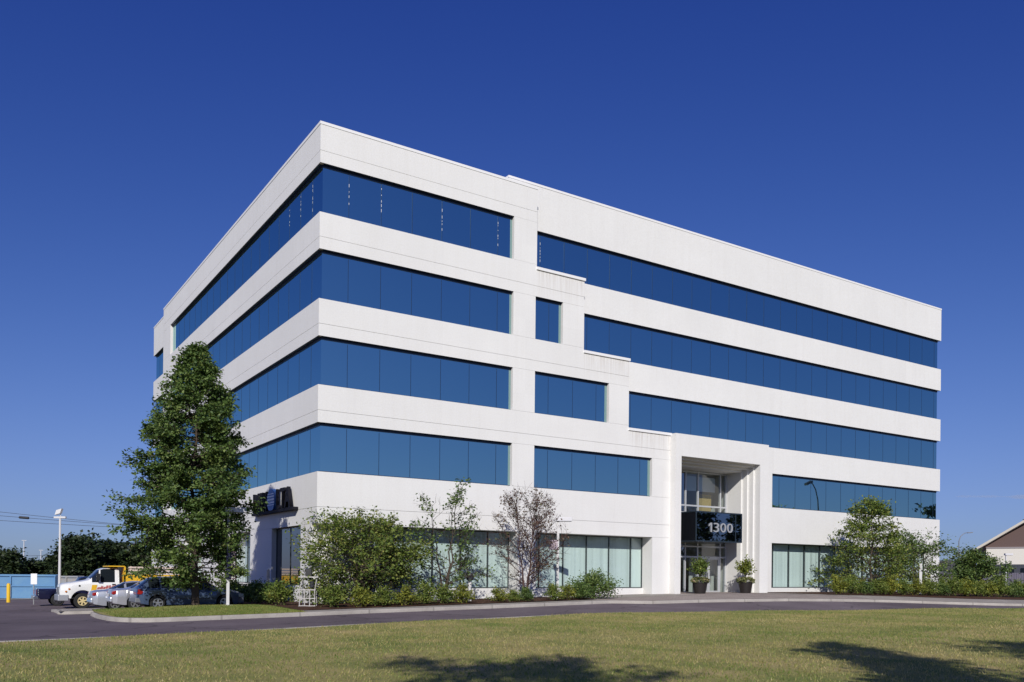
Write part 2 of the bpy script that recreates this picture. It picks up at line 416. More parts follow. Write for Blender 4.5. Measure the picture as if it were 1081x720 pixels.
def add_cracks(M):
    t = M.node_tree; L = t.links.new; p = t.nodes["Principled BSDF"]; src = p.inputs['Base Color'].links[0].from_socket
    tc = t.nodes.new("ShaderNodeTexCoord"); n = t.nodes.new("ShaderNodeTexNoise"); n.inputs['Scale'].default_value = .9; n.inputs['Detail'].default_value = 5
    L(tc.outputs['Object'], n.inputs[0])
    va = t.nodes.new("ShaderNodeVectorMath"); va.operation = 'MULTIPLY_ADD'; va.inputs[1].default_value = (1.6, 1.6, 0); L(n.outputs['Color'], va.inputs[0]); L(tc.outputs['Object'], va.inputs[2])
    vo = t.nodes.new("ShaderNodeTexVoronoi"); vo.feature = 'DISTANCE_TO_EDGE'; vo.inputs['Scale'].default_value = .17; L(va.outputs[0], vo.inputs[0])
    mr = t.nodes.new("ShaderNodeMapRange"); mr.inputs[1].default_value = .003; mr.inputs[2].default_value = .012; mr.inputs[3].default_value = .55; mr.inputs[4].default_value = 1; L(vo.outputs['Distance'], mr.inputs[0])
    n2 = t.nodes.new("ShaderNodeTexNoise"); n2.inputs['Scale'].default_value = .11; n2.inputs['Detail'].default_value = 3; L(tc.outputs['Object'], n2.inputs[0])
    m2 = t.nodes.new("ShaderNodeMapRange"); m2.inputs[1].default_value = .35; m2.inputs[2].default_value = .65; m2.inputs[3].default_value = .82; m2.inputs[4].default_value = 1.16; L(n2.outputs['Fac'], m2.inputs[0])
    mu = t.nodes.new("ShaderNodeMath"); mu.operation = 'MULTIPLY'; L(mr.outputs[0], mu.inputs[0]); L(m2.outputs[0], mu.inputs[1])
    mx = t.nodes.new("ShaderNodeMix"); mx.data_type = 'RGBA'; mx.blend_type = 'MULTIPLY'; mx.inputs[0].default_value = 1; L(src, mx.inputs[6]); L(mu.outputs[0], mx.inputs[7]); L(mx.outputs[2], p.inputs['Base Color'])
add_cracks(ASPH)
def add_joints(M, pitch, wid):
    t = M.node_tree; L = t.links.new; p = t.nodes["Principled BSDF"]; src = p.inputs['Base Color'].links[0].from_socket
    tc = t.nodes.new("ShaderNodeTexCoord"); sx = t.nodes.new("ShaderNodeSeparateXYZ"); L(tc.outputs['Object'], sx.inputs[0])
    md = t.nodes.new("ShaderNodeMath"); md.operation = 'PINGPONG'; md.inputs[1].default_value = pitch / 2; L(sx.outputs[0], md.inputs[0])
    mr = t.nodes.new("ShaderNodeMapRange"); mr.inputs[1].default_value = wid * .5; mr.inputs[2].default_value = wid; mr.inputs[3].default_value = .68; mr.inputs[4].default_value = 1; L(md.outputs[0], mr.inputs[0])
    mx = t.nodes.new("ShaderNodeMix"); mx.data_type = 'RGBA'; mx.blend_type = 'MULTIPLY'; mx.inputs[0].default_value = 1; L(src, mx.inputs[6]); L(mr.outputs[0], mx.inputs[7]); L(mx.outputs[2], p.inputs['Base Color'])
add_joints(CURBM, 3.0, .05); add_joints(WALK, 1.5, .03)

big = np.r_[-3000, -1500, -700, -350, -200, -140, np.arange(-100, 161, 4), 200, 300, 500, 900, 1800, 3000]
grid_sheet("ground", big, big, -.16, FIELD)
grid_sheet("asphalt_road", np.arange(-90, 141, 1.0), np.arange(-18.5, 46.1, .5), 0.0, ASPH)

EDGE = [(-90, -17.2), (-45, -16.0), (-22, -15.1), (-13.2, -14.84), (-11.38, -14.6), (-9.35, -14.3), (-6.87, -13.66), (-3.9, -12.75), (-.57, -12.06),
        (3.34, -11.4), (6.3, -10.96), (9.02, -10.75), (11.44, -10.9), (16.56, -11.57), (20.59, -12.55), (24.88, -13.6), (29.36, -14.4), (33.24, -14.92), (45, -16), (70, -17), (140, -18.4)]
strip("lawn", EDGE, [(x, -95) for x, y in EDGE], .105, LAWN, nu=240, nv=90,
      bump=lambda X, Y: .02 * np.sin(X * .7 + Y * .33) + .015 * np.sin(Y * .9 - X * .2))
curb("lawn_kerb", [p for p in EDGE if p[0] < 10], .15, .125, CURBM, side=1)
# the raised ground along the building
C0 = [(-9.55, -1.0), (-9.62, -3.2), (-9.5, -5.2), (-9.2, -6.2), (-8.5, -6.85), (-7.12, -6.78), (-3.64, -6.46), (.46, -5.98), (5.99, -5.75), (11.08, -5.35), (13.2, -5.15),
      (14.86, -6.3), (18.23, -6.45), (23.11, -7.1), (27.18, -7.7), (31.1, -8.61), (34.43, -10.0), (39.0, -12.0), (45, -13.4), (70, -15.0)]
curb("building_kerb", C0, .17, .15, CURBM, side=1)
def sub(x0, x1, dy=0.0, src=C0[4:]):
    P = np.array(src); xs = np.linspace(x0, x1, 40); return [(x, float(np.interp(x, P[:, 0], P[:, 1])) + dy) for x in xs]
def mound(X, Y): return .13 * np.exp(-((X + 5.6) / 2.9) ** 2 - ((Y + 2.0) / 2.2) ** 2)
mfront = [(-9.45, -1.0), (-9.5, -3.2), (-9.38, -5.1), (-9.05, -6.0), (-8.45, -6.68)] + sub(-7.12, -2.6, .17)
strip("verge_grass", mfront, [(-9.4, -.9), (-9.3, .5)] + [(x, .75) for x in np.linspace(-9, -2.6, 12)], .145, LAWN, nu=60, nv=26, bump=mound)
strip("kerb_walk", sub(-2.6, 13.2, .16), sub(-2.6, 13.2, 1.0), .148, WALK, nu=70, nv=5)
strip("planting_bed", sub(-2.6, 13.2, 1.0), [(x, .4) for x in np.linspace(-2.6, 13.2, 20)], .165, MULCH, nu=80, nv=20,
      bump=lambda X, Y: .05 * np.sin(np.clip((Y + 5.1) / 5.5, 0, 1) * math.pi) + .012 * np.sin(X * 7) * np.sin(Y * 6))
strip("planting_bed", [(-2.6, y) for y in np.linspace(.4, 18, 20)], [(.4, y) for y in np.linspace(.4, 18, 20)], .165, MULCH, nu=40, nv=6)
strip("plaza_paving", sub(13.2, 30.2, .16), [(x, 3) for x in np.linspace(13.2, 30.2, 20)], .146, PAVER, nu=80, nv=24)
strip("walk_paving", [(13.2, -2.9), (15.5, -2.9), (22, -2.4)], [(13.2, .4), (15.5, .4), (22, .4)], .152, WALK, nu=30, nv=8)
strip("walk_paving", sub(28.6, 31.4, 2.9), [(x, 1.1) for x in np.linspace(28.6, 31.4, 20)], .154, WALK, nu=30, nv=10)
strip("walk_paving", sub(30.2, 70, .16), sub(30.2, 70, 3.3), .150, WALK, nu=70, nv=5)
strip("planting_bed", sub(30.2, 70, 3.3), [(x, 1.5) for x in np.linspace(30.2, 70, 20)], .165, MULCH, nu=70, nv=16)
# low concrete island by the parking stalls
ip = [(-10.5, .7), (-10.35, 4), (-10.1, 8), (-9.9, 10.2)]
strip("parking_island", ip, [(-8.75, .45), (-8.7, 4), (-8.85, 8), (-9.0, 10.0)], .13, WALK, nu=20, nv=6)
curb("island_kerb", [(-8.75, .45), (-10.5, .7)] + ip[1:], .14, .134, CURBM, side=-1)

# grass blades on the near lawn
GRASSM = None
def leaf_mat(name, cols, trans=.3, rough=.55):
    M = bpy.data.materials.new(name); M.use_nodes = True; t = M.node_tree; L = t.links.new
    p = t.nodes["Principled BSDF"]; p.inputs['Roughness'].default_value = rough; p.inputs['Specular IOR Level'].default_value = .35
    a = t.nodes.new("ShaderNodeAttribute"); a.attribute_name = 'tint'
    r = t.nodes.new("ShaderNodeValToRGB"); el = r.color_ramp.elements
    el[0].position = 0; el[0].color = (*cols[0], 1); el[1].position = 1; el[1].color = (*cols[-1], 1)
    for i, c in enumerate(cols[1:-1]):
        e = el.new((i + 1) / (len(cols) - 1)); e.color = (*c, 1)
    L(a.outputs['Fac'], r.inputs[0]); L(r.outputs[0], p.inputs['Base Color'])
    tr = t.nodes.new("ShaderNodeBsdfTranslucent"); hs_ = t.nodes.new("ShaderNodeHueSaturation")
    hs_.inputs['Value'].default_value = 1.3; hs_.inputs['Saturation'].default_value = 1.1
    L(r.outputs[0], hs_.inputs['Color']); L(hs_.outputs[0], tr.inputs[0])
    mx = t.nodes.new("ShaderNodeMixShader"); mx.inputs[0].default_value = trans
    L(p.outputs[0], mx.inputs[1]); L(tr.outputs[0], mx.inputs[2]); L(mx.outputs[0], t.nodes["Material Output"].inputs[0])
    MATS[name] = M
    return M
GRASSM = leaf_mat("grass_blades", ((.13, .20, .036), (.24, .265, .07), (.365, .32, .115), (.50, .41, .19)), .3)
def vnoise(x, y, s, seed):
    r = np.random.default_rng(seed); tot = 0
    for k in range(5):
        a = r.uniform(0, 6.28); fx, fy = math.cos(a) * s * (1 + .7 * k), math.sin(a) * s * (1 + .7 * k)
        tot = tot + np.sin(x * fx + y * fy + r.uniform(0, 6.28)) / (1 + .5 * k)
    return tot / 2.4
def blades(name, n, x0, x1, y0, y1, hgt, edge=True):
    x = RNG.uniform(x0, x1, n); y = RNG.uniform(y0, y1, n)
    P = np.array(EDGE)
    keep = y < np.interp(x, P[:, 0], P[:, 1]) - .03
    x, y = x[keep], y[keep]; n = len(x)
    z = h(x, y) + .1 + .02 * np.sin(x * .7 + y * .33) + .015 * np.sin(y * .9 - x * .2)
    a = RNG.uniform(0, math.tau, n); L = hgt * RNG.uniform(.5, 1.25, n); wd = RNG.uniform(.006, .012, n)
    lean = RNG.normal(0, .45, (n, 2)) * L[:, None]
    dx, dy = np.cos(a) * wd, np.sin(a) * wd
    V = np.stack([np.c_[x - dx, y - dy, z], np.c_[x + dx, y + dy, z], np.c_[x + lean[:, 0], y + lean[:, 1], z + L]], 1).reshape(-1, 3)
    Q = np.arange(3 * n).reshape(-1, 3)
    t = np.clip(.45 + .30 * vnoise(x, y, .5, 3) + .22 * vnoise(x, y, 1.7, 5) + RNG.normal(0, .26, n), 0, 1)
    o = np_mesh(name, V, Q, GRASSM, tint=np.repeat(t, 3)); tag(o, "short lawn grass, patchy green and straw, in front of the road", "grass", kind='stuff')
    return o
blades("grass", 300000, -34, 36, -33, -10.6, .055)

def verge_blades(n):
    x = RNG.uniform(-9.3, -2.7, n); y = RNG.uniform(-6.5, .5, n)
    yf = np.interp(x, [-9.4, -9.1, -8.4, -7.1, -3.6, -2.6], [-5.1, -6.0, -6.6, -6.55, -6.25, -6.1]); k = y > yf + .05
    x, y = x[k], y[k]; n = len(x); z = h(x, y) + .14 + mound(x, y); a = RNG.uniform(0, math.tau, n); L = .06 * RNG.uniform(.5, 1.3, n); wd = RNG.uniform(.008, .014, n)
    lean = RNG.normal(0, .45, (n, 2)) * L[:, None]; dx, dy = np.cos(a) * wd, np.sin(a) * wd
    V = np.stack([np.c_[x - dx, y - dy, z], np.c_[x + dx, y + dy, z], np.c_[x + lean[:, 0], y + lean[:, 1], z + L]], 1).reshape(-1, 3)
    t = np.clip(.25 + .2 * vnoise(x, y, 1.1, 8) + RNG.normal(0, .2, n), 0, 1)
    tag(np_mesh("grass", V, np.arange(3 * n).reshape(-1, 3), GRASSM, tint=np.repeat(t, 3)), "greener grass on the raised verge round the tall tree", "grass", kind='stuff')
verge_blades(36000)
# ------------------------------------------------------------------ office building
bld = thing("office_building", "white five storey office building with bands of blue mirror glass and stepped corner", "office building")
HEAD = {5: 20.76, 4: 16.78, 3: 12.76, 2: 8.76, 1: 4.09}
SILL = {5: 18.48, 4: 14.48, 3: 10.50, 2: 6.48, 1: 1.06}
PT, PR = 22.66, 23.33
REC = .9; G_ = .2
XE = {5: 12.19, 4: 15.43, 3: 18.75, 2: 22.05}
YF = 34.46
def joint_band(mb, x0, x1, y0, y1, z0, zj, z1):
    g = .008
    mb.box(x0, x1, y0, y1, z0, zj - g); mb.box(x0, x1, y0, y1, zj + g, z1)
    mb.box(x0 + .035, x1 - .004, y0 + .035, y1 - .035, zj - g - .01, zj + g + .01, 1)
# front corner block
F = MB()
joint_band(F, 0, 12.19, 0, YF, HEAD[5], HEAD[5] + .565, PT - .13)
for k in (4, 3, 2): joint_band(F, 0, 12.19, 0, YF, HEAD[k], HEAD[k] + .565, SILL[k + 1])
# band over the ground floor; the corner below it is notched
joint_band(F, 0, 12.19, 0, YF, HEAD[1], HEAD[1] + .76, SILL[2])
# stepped extension
LEDGE = {4: 18.37, 3: 14.37, 2: 10.37}
for k in (4, 3, 2): joint_band(F, 12.19, XE[k], 0, REC + .3, HEAD[k], HEAD[k] + .565, LEDGE[k] - .15)
joint_band(F, 12.19, XE[3], 0, REC + .3, HEAD[3] + .01 - .01, HEAD[3] + .565, HEAD[3] + .566 + .05) if False else None
# full-height pieces of the extension bands under the ledges
F.box(12.19, XE[4], 0.001, REC + .3, LEDGE[3] - .15, SILL[4]); F.box(12.19, XE[3], 0.001, REC + .3, LEDGE[2] - .15, SILL[3])
joint_band(F, 12.19, XE[2], 0, REC + .3, HEAD[1], HEAD[1] + .76, SILL[2])
# piers of the upper storeys
GP = .008
for k in (5, 4, 3, 2):
    F.box(10.71, 12.13 if k < 5 else 12.19, 0, REC + .5, SILL[k] + GP, HEAD[k] - GP)
    F.box(0, REC, 31.9, YF, SILL[k] + GP, HEAD[k] - GP)
for k, xw in ((4, 13.96), (3, 17.26), (2, 20.59)):
    F.box(xw, XE[k], 0, REC + .3, SILL[k] + GP, HEAD[k] - GP)
# ground floor columns and walls
zb = -.6
def gbox(mb, x0, x1, y0, y1, z0=zb, z1=HEAD[1] - GP): mb.box(x0, x1, y0, y1, z0, z1)
gbox(F, .78, 2.25, 0, 1.6); gbox(F, 0, .78, .72, 2.15); gbox(F, .78, 1.6, 1.6, 2.15)
gbox(F, 11.13, 12.3, 0, 1.6); gbox(F, 20.66, 22.05, 0, 1.6)
F.box(2.25, 11.13, REC - .12, REC + .2, zb, SILL[1]); F.box(12.3, 20.66, REC - .12, REC + .2, zb, SILL[1])
gbox(F, 0, 1.4, 6.6, 10.4); gbox(F, 0, 1.4, 15.5, 21.5); gbox(F, 0, 1.4, 26.5, YF)
F.box(.18, REC + .2, 2.15, 6.6, zb, SILL[1] + .1); F.box(.5, REC + .2, 10.4, 15.5, zb, SILL[1] + .1); F.box(REC - .12, REC + .2, 21.5, 26.5, zb, SILL[1] + .1)
F.build("wall", [WHITE, GROOVE], bld)
# copings
cp = MB()
cp.prism([(-.022, -.022), (12.22, -.022), (12.22, YF + .022), (-.022, YF + .022)], 'z', PT - .13, PT)
cp.build("coping", COPING, bld)
for k, (a, b) in {4: (12.19, 15.43), 3: (15.43, 18.75), 2: (18.75, 22.05)}.items():
    MB().box(a - .02, b + .05, -.07, REC + .2, LEDGE[k] - .15, LEDGE[k]).build("ledge", COPING, bld)
# main block behind
Mb = MB()
XM = 52.05; YM = 43.1
Mb.box(10.93, XM, REC, YM, HEAD[5], PR - .12); Mb.box(.9, 10.95, 33.4, YM - .002, HEAD[5] + .001, PR - .121)
for k in (4, 3, 2):
    Mb.box(11.0, XM, REC, YM, HEAD[k], SILL[k + 1]); Mb.box(.9, 11.0, 33.4, YM - .002, HEAD[k] + .001, SILL[k + 1] - .001)
Mb.box(11.0, 22.3, REC, YM, HEAD[1], SILL[2]); Mb.box(29.3, XM, REC, YM - .001, HEAD[1] + .0005, SILL[2] - .0005); Mb.box(22.3, 29.3, 7, YM - .002, HEAD[1] + .001, SILL[2] - .001); Mb.box(.9, 11.0, 33.4, YM - .002, HEAD[1] + .001, SILL[2] - .001)
Mb.box(29.5, 32.2, REC, 2.2, SILL[2] + .001, HEAD[2] - .001); Mb.box(21.5, 22.6, REC + .05, 3, SILL[2] + .001, LEDGE[2] - .1)
Mb.box(30.1, 32.2, REC, 2.4, zb, HEAD[1] - .001)
Mb.box(32.2, 50.9, REC, REC + .9, zb, SILL[1]); Mb.box(50.9, XM, REC, 4, zb, HEAD[1] - .001)
Mb.box(49, XM - .01, 4, YM - .5, zb, HEAD[1] - .003)
Mb.box(.9, 4, 33.4, YM - .01, zb, HEAD[1] - .002)
Mb.box(12, 48, 30, YM - .3, zb, HEAD[1] - .005)
Mb.build("wall", [WHITE, GROOVE], bld)
MB().box(10.90, XM + .022, REC - .022, YM + .022, PR - .12, PR).box(.878, 10.899, 33.35, YM + .021, PR - .122, PR - .002).build("coping", COPING, bld)

# window strips: each strip a part, its dark frame a sub-part
PITCH = 1.664; X0M = 1.5
def tilt(): return RNG.normal(0, .0009, 2)
def pane(mb, axis, a, b, z0, z1, pl, sign, mi=0):
    """one flat pane, very slightly out of true"""
    t = tilt(); cx, cz = (a + b) / 2, (z0 + z1) / 2
    vs = []
    for u, z in ((a, z0), (b, z0), (b, z1), (a, z1)):
        d = pl + (u - cx) * t[0] + (z - cz) * t[1]
        vs.append((u, d, z) if axis == 'y' else (d, u, z))
    mb.add(vs, [(0, 1, 2, 3)] if axis == 'y' else [(3, 2, 1, 0)], mi)
def cuts(a, b, off=X0M, p=PITCH):
    k = math.ceil((a - off + .25) / p); r = [a]
    while off + k * p < b - .25: r.append(off + k * p); k += 1
    return r + [b]
def strip_window(segs, z0, z1, name="window"):
    """segs: list of (axis, a, b, plane) faces; solid core behind the panes"""
    g = MB(); fr = MB()
    for axis, a, b, pl in segs:
        cs = cuts(a, b)
        for i in range(len(cs) - 1):
            pane(g, axis, cs[i], cs[i + 1], z0, z1, pl, -1)
        s = -1
        for c in cs[1:-1]:
            if axis == 'y': fr.box(c - .011, c + .011, pl - .006, pl + .01, z0 + .06, z1 - .17)
            else: fr.box(pl - .006, pl + .01, c - .011, c + .011, z0 + .06, z1 - .17)
        if axis == 'y':  # dark lining paints the soffit's shade black; then head and sill frame
            fr.box(a, b, pl - G_ + .03, pl - .031, z1 - .022, z1 - .003); fr.box(a, b, pl - .03, pl + .02, z1 - .13, z1 - .003); fr.box(a, b, pl - .03, pl + .02, z0 + .003, z0 + .05)
        else:
            (fr.box(pl - G_ + .03, pl - .031, a, b, z1 - .022, z1 - .003) if pl < 5 else None); fr.box(pl - .03, pl + .02, a, b, z1 - .13, z1 - .003); fr.box(pl - .03, pl + .02, a, b, z0 + .003, z0 + .05)
    o = g.build(name, BLUEGLASS, bld)
    me = o.data   # panes face outwards
    if z1 == HEAD[5]:  # top row: pale dashes painted on the mullions as light glints
        glints = fr; rs = random.Random(int(segs[0][1] * 10) + 3)
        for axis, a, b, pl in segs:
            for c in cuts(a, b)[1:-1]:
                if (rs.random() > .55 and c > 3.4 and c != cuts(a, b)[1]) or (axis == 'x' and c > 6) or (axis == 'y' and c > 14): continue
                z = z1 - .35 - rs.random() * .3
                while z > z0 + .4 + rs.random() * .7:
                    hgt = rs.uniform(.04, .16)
                    if axis == 'y': glints.box(c - .009, c + .009, pl - .010, pl - .007, z - hgt, z, 1)
                    else: glints.box(pl - .010, pl - .007, c - .009, c + .009, z - hgt, z, 1)
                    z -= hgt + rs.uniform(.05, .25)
    fr.build("frame", [NAVYFR, COPING], o)  # second material colours the painted glints
    return o
for k in (5, 4, 3, 2):
    z0, z1 = SILL[k], HEAD[k]
    strip_window([('y', G_, 10.71, G_), ('x', G_, 31.9, G_)], z0, z1)
    if k < 5:
        strip_window([('y', 12.13, {4: 13.96, 3: 17.26, 2: 20.59}[k], G_)], z0, z1)
    xa = {5: 12.19, 4: 15.3, 3: 18.6, 2: 32.2}[k]
    strip_window([('y', xa, XM - G_, REC + G_), ('x', REC + G_, YM - G_, XM - G_)], z0, z1)
    strip_window([('x', YF - .3, YM - G_, REC + G_)], z0, z1)
# dark core that backs the glass
co = MB()
for k in (5, 4, 3, 2):
    co.box(G_ + .08, 10.8, G_ + .08, 33, SILL[k] - .01, HEAD[k] + .01); co.box(12.0 if k > 2 else 32.0, XM - G_ - .08, REC + G_ + .08, YM - 1, SILL[k] - .012, HEAD[k] + .012)
    co.box(REC + G_ + .08, 11, 33.2, YM - G_ - .1, SILL[k] - .012, HEAD[k] + .012)
for k, xw in ((4, 13.96), (3, 17.26), (2, 20.59)): co.box(12.1, xw - .03, G_ + .08, REC + .1, SILL[k] - .01, HEAD[k] + .01)
co.build("core", DARKFR, bld)

# ground floor windows: green glass in front of white blinds
def ground_window(axis, a, b, z0, z1, pl, p=1.66, blind=True, off=None, glass=GREENGLASS):
    g = MB(); fr = MB(); bl = MB()
    cs = cuts(a, b, off if off is not None else X0M, p)
    def bx(m_, u0, u1, d0, d1, zz0, zz1, mi=0):
        if axis == 'y': m_.box(u0, u1, d0, d1, zz0, zz1, mi)
        else: m_.box(d0, d1, u0, u1, zz0, zz1, mi)
    for i in range(len(cs) - 1): pane(g, axis, cs[i] + .02, cs[i + 1] - .02, z0 + .04, z1 - .04, pl, -1)
    for c in cs: bx(fr, c - .022, c + .022, pl - .03, pl + .06, z0, z1)
    bx(fr, a, b, pl - .038, pl + .058, z0, z0 + .055); bx(fr, a, b, pl - .038, pl + .058, z1 - .06, z1)
    o = g.build("window", glass, bld); fr.build("frame", mat("bronze_frame", (.04, .048, .05), .4), o)
    if blind:
        u = a + .05; w_ = .128
        while u < b - .1:    # vertical slats of the blind, each turned a little
            t = RNG.normal(0, .006)
            bl.add([(u, pl + .17 + t, z0 + .03), (u + w_ + .004, pl + .17 - t, z0 + .03), (u + w_ + .004, pl + .17 - t, z1 - .04), (u, pl + .17 + t, z1 - .04)] if axis == 'y' else
                   [(pl + .17 + t, u, z0 + .03), (pl + .17 - t, u + w_ + .004, z0 + .03), (pl + .17 - t, u + w_ + .004, z1 - .04), (pl + .17 + t, u, z1 - .04)], [(0, 1, 2, 3)])
            u += w_
        bl.build("blind", BLIND, o)
    return o
DARKGLASS = clear_glass("dark_blue_glass", (.10, .16, .22), .38)
ground_window('y', 2.25, 11.13, SILL[1], HEAD[1], REC)
ground_window('y', 12.3, 20.66, SILL[1], HEAD[1], REC)
ground_window('y', 32.2, 50.9, SILL[1], HEAD[1], REC + .62)
ground_window('x', 2.15, 6.6, SILL[1] + .1, HEAD[1], .28, blind=False, glass=DARKGLASS, off=.2, p=2.1)
ground_window('x', 10.4, 15.5, SILL[1] + .1, HEAD[1], .6, off=10.4, p=2.55)
ground_window('x', 21.5, 26.5, SILL[1] + .1, HEAD[1], REC, off=21.5, p=2.5)
# rooms behind the ground floor glass
rm = MB()
rm.box(1.5, 22.3, 5.6, 5.8, 0, 4.08); rm.box(5.2, 5.4, 5.8, 26, 0, 4.08); rm.box(32.3, 48.8, 4.2, 4.4, .5, 4.08)
rm.box(1.2, 22.3, 1.02, 26, .55, .6); rm.box(32.3, 50.8, 1.7, 4.2, .58, .62)
rm.build("room_wall", mat("room_grey", (.30, .30, .30), .9), bld)

# entrance portal: three stepped frames
px0, px1 = 22.05, 30.25; pz = 10.33
P1 = MB()
fl = .3
P1.box(px0, 22.53, -.45, 2.0, zb, pz); P1.box(29.45, px1, -.45, .02, zb, pz); P1.box(22.53, 29.45, -.45, .02, 9.0, pz)
P1.box(29.33, px1 - .002, .02, .42, zb, pz - .002); P1.box(22.53, 29.33, .02, .42, 8.87, pz - .002)
P1.box(29.21, px1 - .004, .42, .82, zb, pz - .004); P1.box(22.53, 29.21, .42, .82, 8.74, pz - .004)
P1.box(29.09, px1 - .006, .82, 2.35, zb, pz - .006); P1.box(22.53, 29.09, .82, 2.35, 8.60, pz - .006)
P1.build("portal", WHITE, bld)
# entrance glazing at y = 2.1
YD = 2.1
ef = MB(); eg = MB()
for x in (22.56, 24.0, 25.35, 26.45, 28.5, 29.02): ef.box(x - .05, x + .05, YD - .06, YD + .08, .6, 8.6)
for z in (8.52, 6.35, 5.9, 3.72, 3.05): ef.box(22.5, 29.08, YD - .055, YD + .075, z - .05, z + .05)
for q_ in ((25.35, 29.08, 3.05, 8.6), (22.5, 26.45, .62, 3.05), (28.5, 29.08, .62, 3.05)): pane(eg, 'y', *q_, YD, -1)
ue = MB(); pane(ue, 'y', 22.5, 25.35, 3.05, 8.6, YD, -1); ue.build('window', DARKGLASS, bld)
o = eg.build("window", ENTRYGLASS, bld); ef.build("frame", WFRAME, o)
for xa in (26.5, 27.48):
    d = MB(); pane(d, 'y', xa + .08, xa + .89, .75, 2.98, YD, -1)
    od = d.build("door", ENTRYGLASS, bld)
    MB().box(xa, xa + .1, YD - .03, YD + .04, .64, 3.0).box(xa + .87, xa + .97, YD - .03, YD + .04, .64, 3.0).box(xa + .1, xa + .87, YD - .028, YD + .038, .64, .86).box(xa + .1, xa + .87, YD - .028, YD + .038, 2.9, 3.0).build("frame", WFRAME, od)
    hx = xa + (.84 if xa < 27 else .14)
    MB().tube([(hx, YD - .09, 1.35), (hx, YD - .09, 2.05)], .022, 6).build("handle", mat("steel", (.5, .5, .5), .3, 1), od)
# lobby behind
lob = MB()
lob.box(22.5, 29.1, 6.0, 6.2, .4, 8.6); lob.box(22.3, 22.5, 2.3, 6.1, .4, 8.6); lob.box(29.1, 29.3, 2.4, 6.1, .4, 8.55); lob.box(22.4, 29.2, 2.3, 6.1, 4.3, 4.9); lob.box(22.4, 29.2, 2.3, 6.1, 8.6, 8.7)
lob.box(26.7, 28.35, 3.05, 3.1, .62, 3.1); lob.box(28.55, 29.1, 3.05, 3.1, .62, 3.1)
lob.build("lobby_wall", mat("lobby_white", (.66, .62, .55), .8), bld)
MB().box(22.5, 29.1, 1.0, 6.1, .5, .64).build("threshold", WALK, bld)
MB().box(25.5, 28.4, 2.45, 2.48, 7.35, 8.3).build('blind', BLIND, bld)
MB().box(27.0, 28.2, 2.6, 2.8, 5.9, 7.2).build("curtain", mat("ochre_curtain", (.50, .33, .10), .9), bld)

# ------------------------------------------------------------------ signs on the building
sg = thing("entrance_sign", "black glass box sign with white street number over the entrance doors", "sign", (26.2, -.05, 3.98))
sx0, sx1, sy0 = 24.18 - 26.2, 28.2 - 26.2, 0.0
MB().box(sx0, sx1, sy0, .02, 0, 1.8).build("face", BLACKGLASS, sg)
MB().box(sx0 + .004, sx1 - .004, .021, 2.0, .003, 1.797).build("box", mat("black_side_panel", (.008, .009, .012), .25, 0, .35), sg)
f_ = MB()
for z in (0.0, 1.8): f_.box(sx0 - .03, sx1 + .03, sy0 - .03, 2.02, z - .035, z + .035)
for x in (sx0, sx1): f_.box(x - .03, x + .03, sy0 - .031, sy0 + .03, .035, 1.765)
f_.box(sx0 + 3.45, sx0 + 3.5, sy0 - .02, sy0 + .01, .035, 1.765)
f_.build("frame", mat("sign_frame", (.05, .07, .09), .3, .5), sg)
MB().prism([(-.80, .58), (-.68, .58), (-.68, 1.155), (-.79, 1.155), (-.95, 1.04), (-.95, .93), (-.80, 1.02)], "y", -.05, -.01).build("numeral", mat("white_letter", (.33, .34, .36), .5), sg)
for ch, x_, w_ in (("3", -.52, .46), ("0", .06, .50), ("0", .66, .50)):
    mw = Matrix(((1, 0, 0, x_), (0, 0, -1, -.03), (0, 1, 0, .58), (0, 0, 0, 1)))
    text_mesh(ch, .82, .04, "numeral", mat("white_letter", (.33, .34, .36), .5), sg, mw, bold=.002, width=w_)

ws = thing("wall_sign", "dark raised company lettering with blue and white globe on the left wall", "sign", (0, 6.1, 4.95))
LET = mat("dark_letter", (.008, .008, .014), .7, 0, .2)
def lm(y, d=.0): return Matrix(((0, 0, -1, -.17 - d), (-1, 0, 0, y - 6.1), (0, 1, 0, .06), (0, 0, 0, 1)))
ysp = [("M", 9.15, 1.0), ("I", 8.0, .22), ("N", 7.6, .82), ("L", 5.22, .52), ("T", 4.60, .70), ("A", 3.92, .90)]
for ch, y, wd in ysp: text_mesh(ch, 1.42, .16, "letter", LET, ws, lm(y), bold=.028, width=wd)
gl = MB(); n = 28
pts = [(.60 * math.cos(2 * math.pi * i / n), .57 + .60 * math.sin(2 * math.pi * i / n)) for i in range(n)]
gl.prism([(-.12 + u, v) for u, v in pts], 'x', -.27, -.06)
ob = gl.build("globe_emblem", mat("emblem_blue", (.03, .13, .42), .4), ws)
stp = MB()
for zc, t in ((.32, .045), (.45, .08), (.60, .10), (.76, .08), (.89, .045)):
    hw = math.sqrt(max(.0, .6 ** 2 - (zc - .57) ** 2)) - .02
    stp.box(-.285, -.265, -.12 - hw, -.12 + hw, zc - t / 2, zc + t / 2)
stp.build("stripe", mat("emblem_white", (.8, .82, .85), .5), ob)
MB().box(-.30, -.02, -3.6, 3.1, -.10, .04).build("rail", LET, ws)

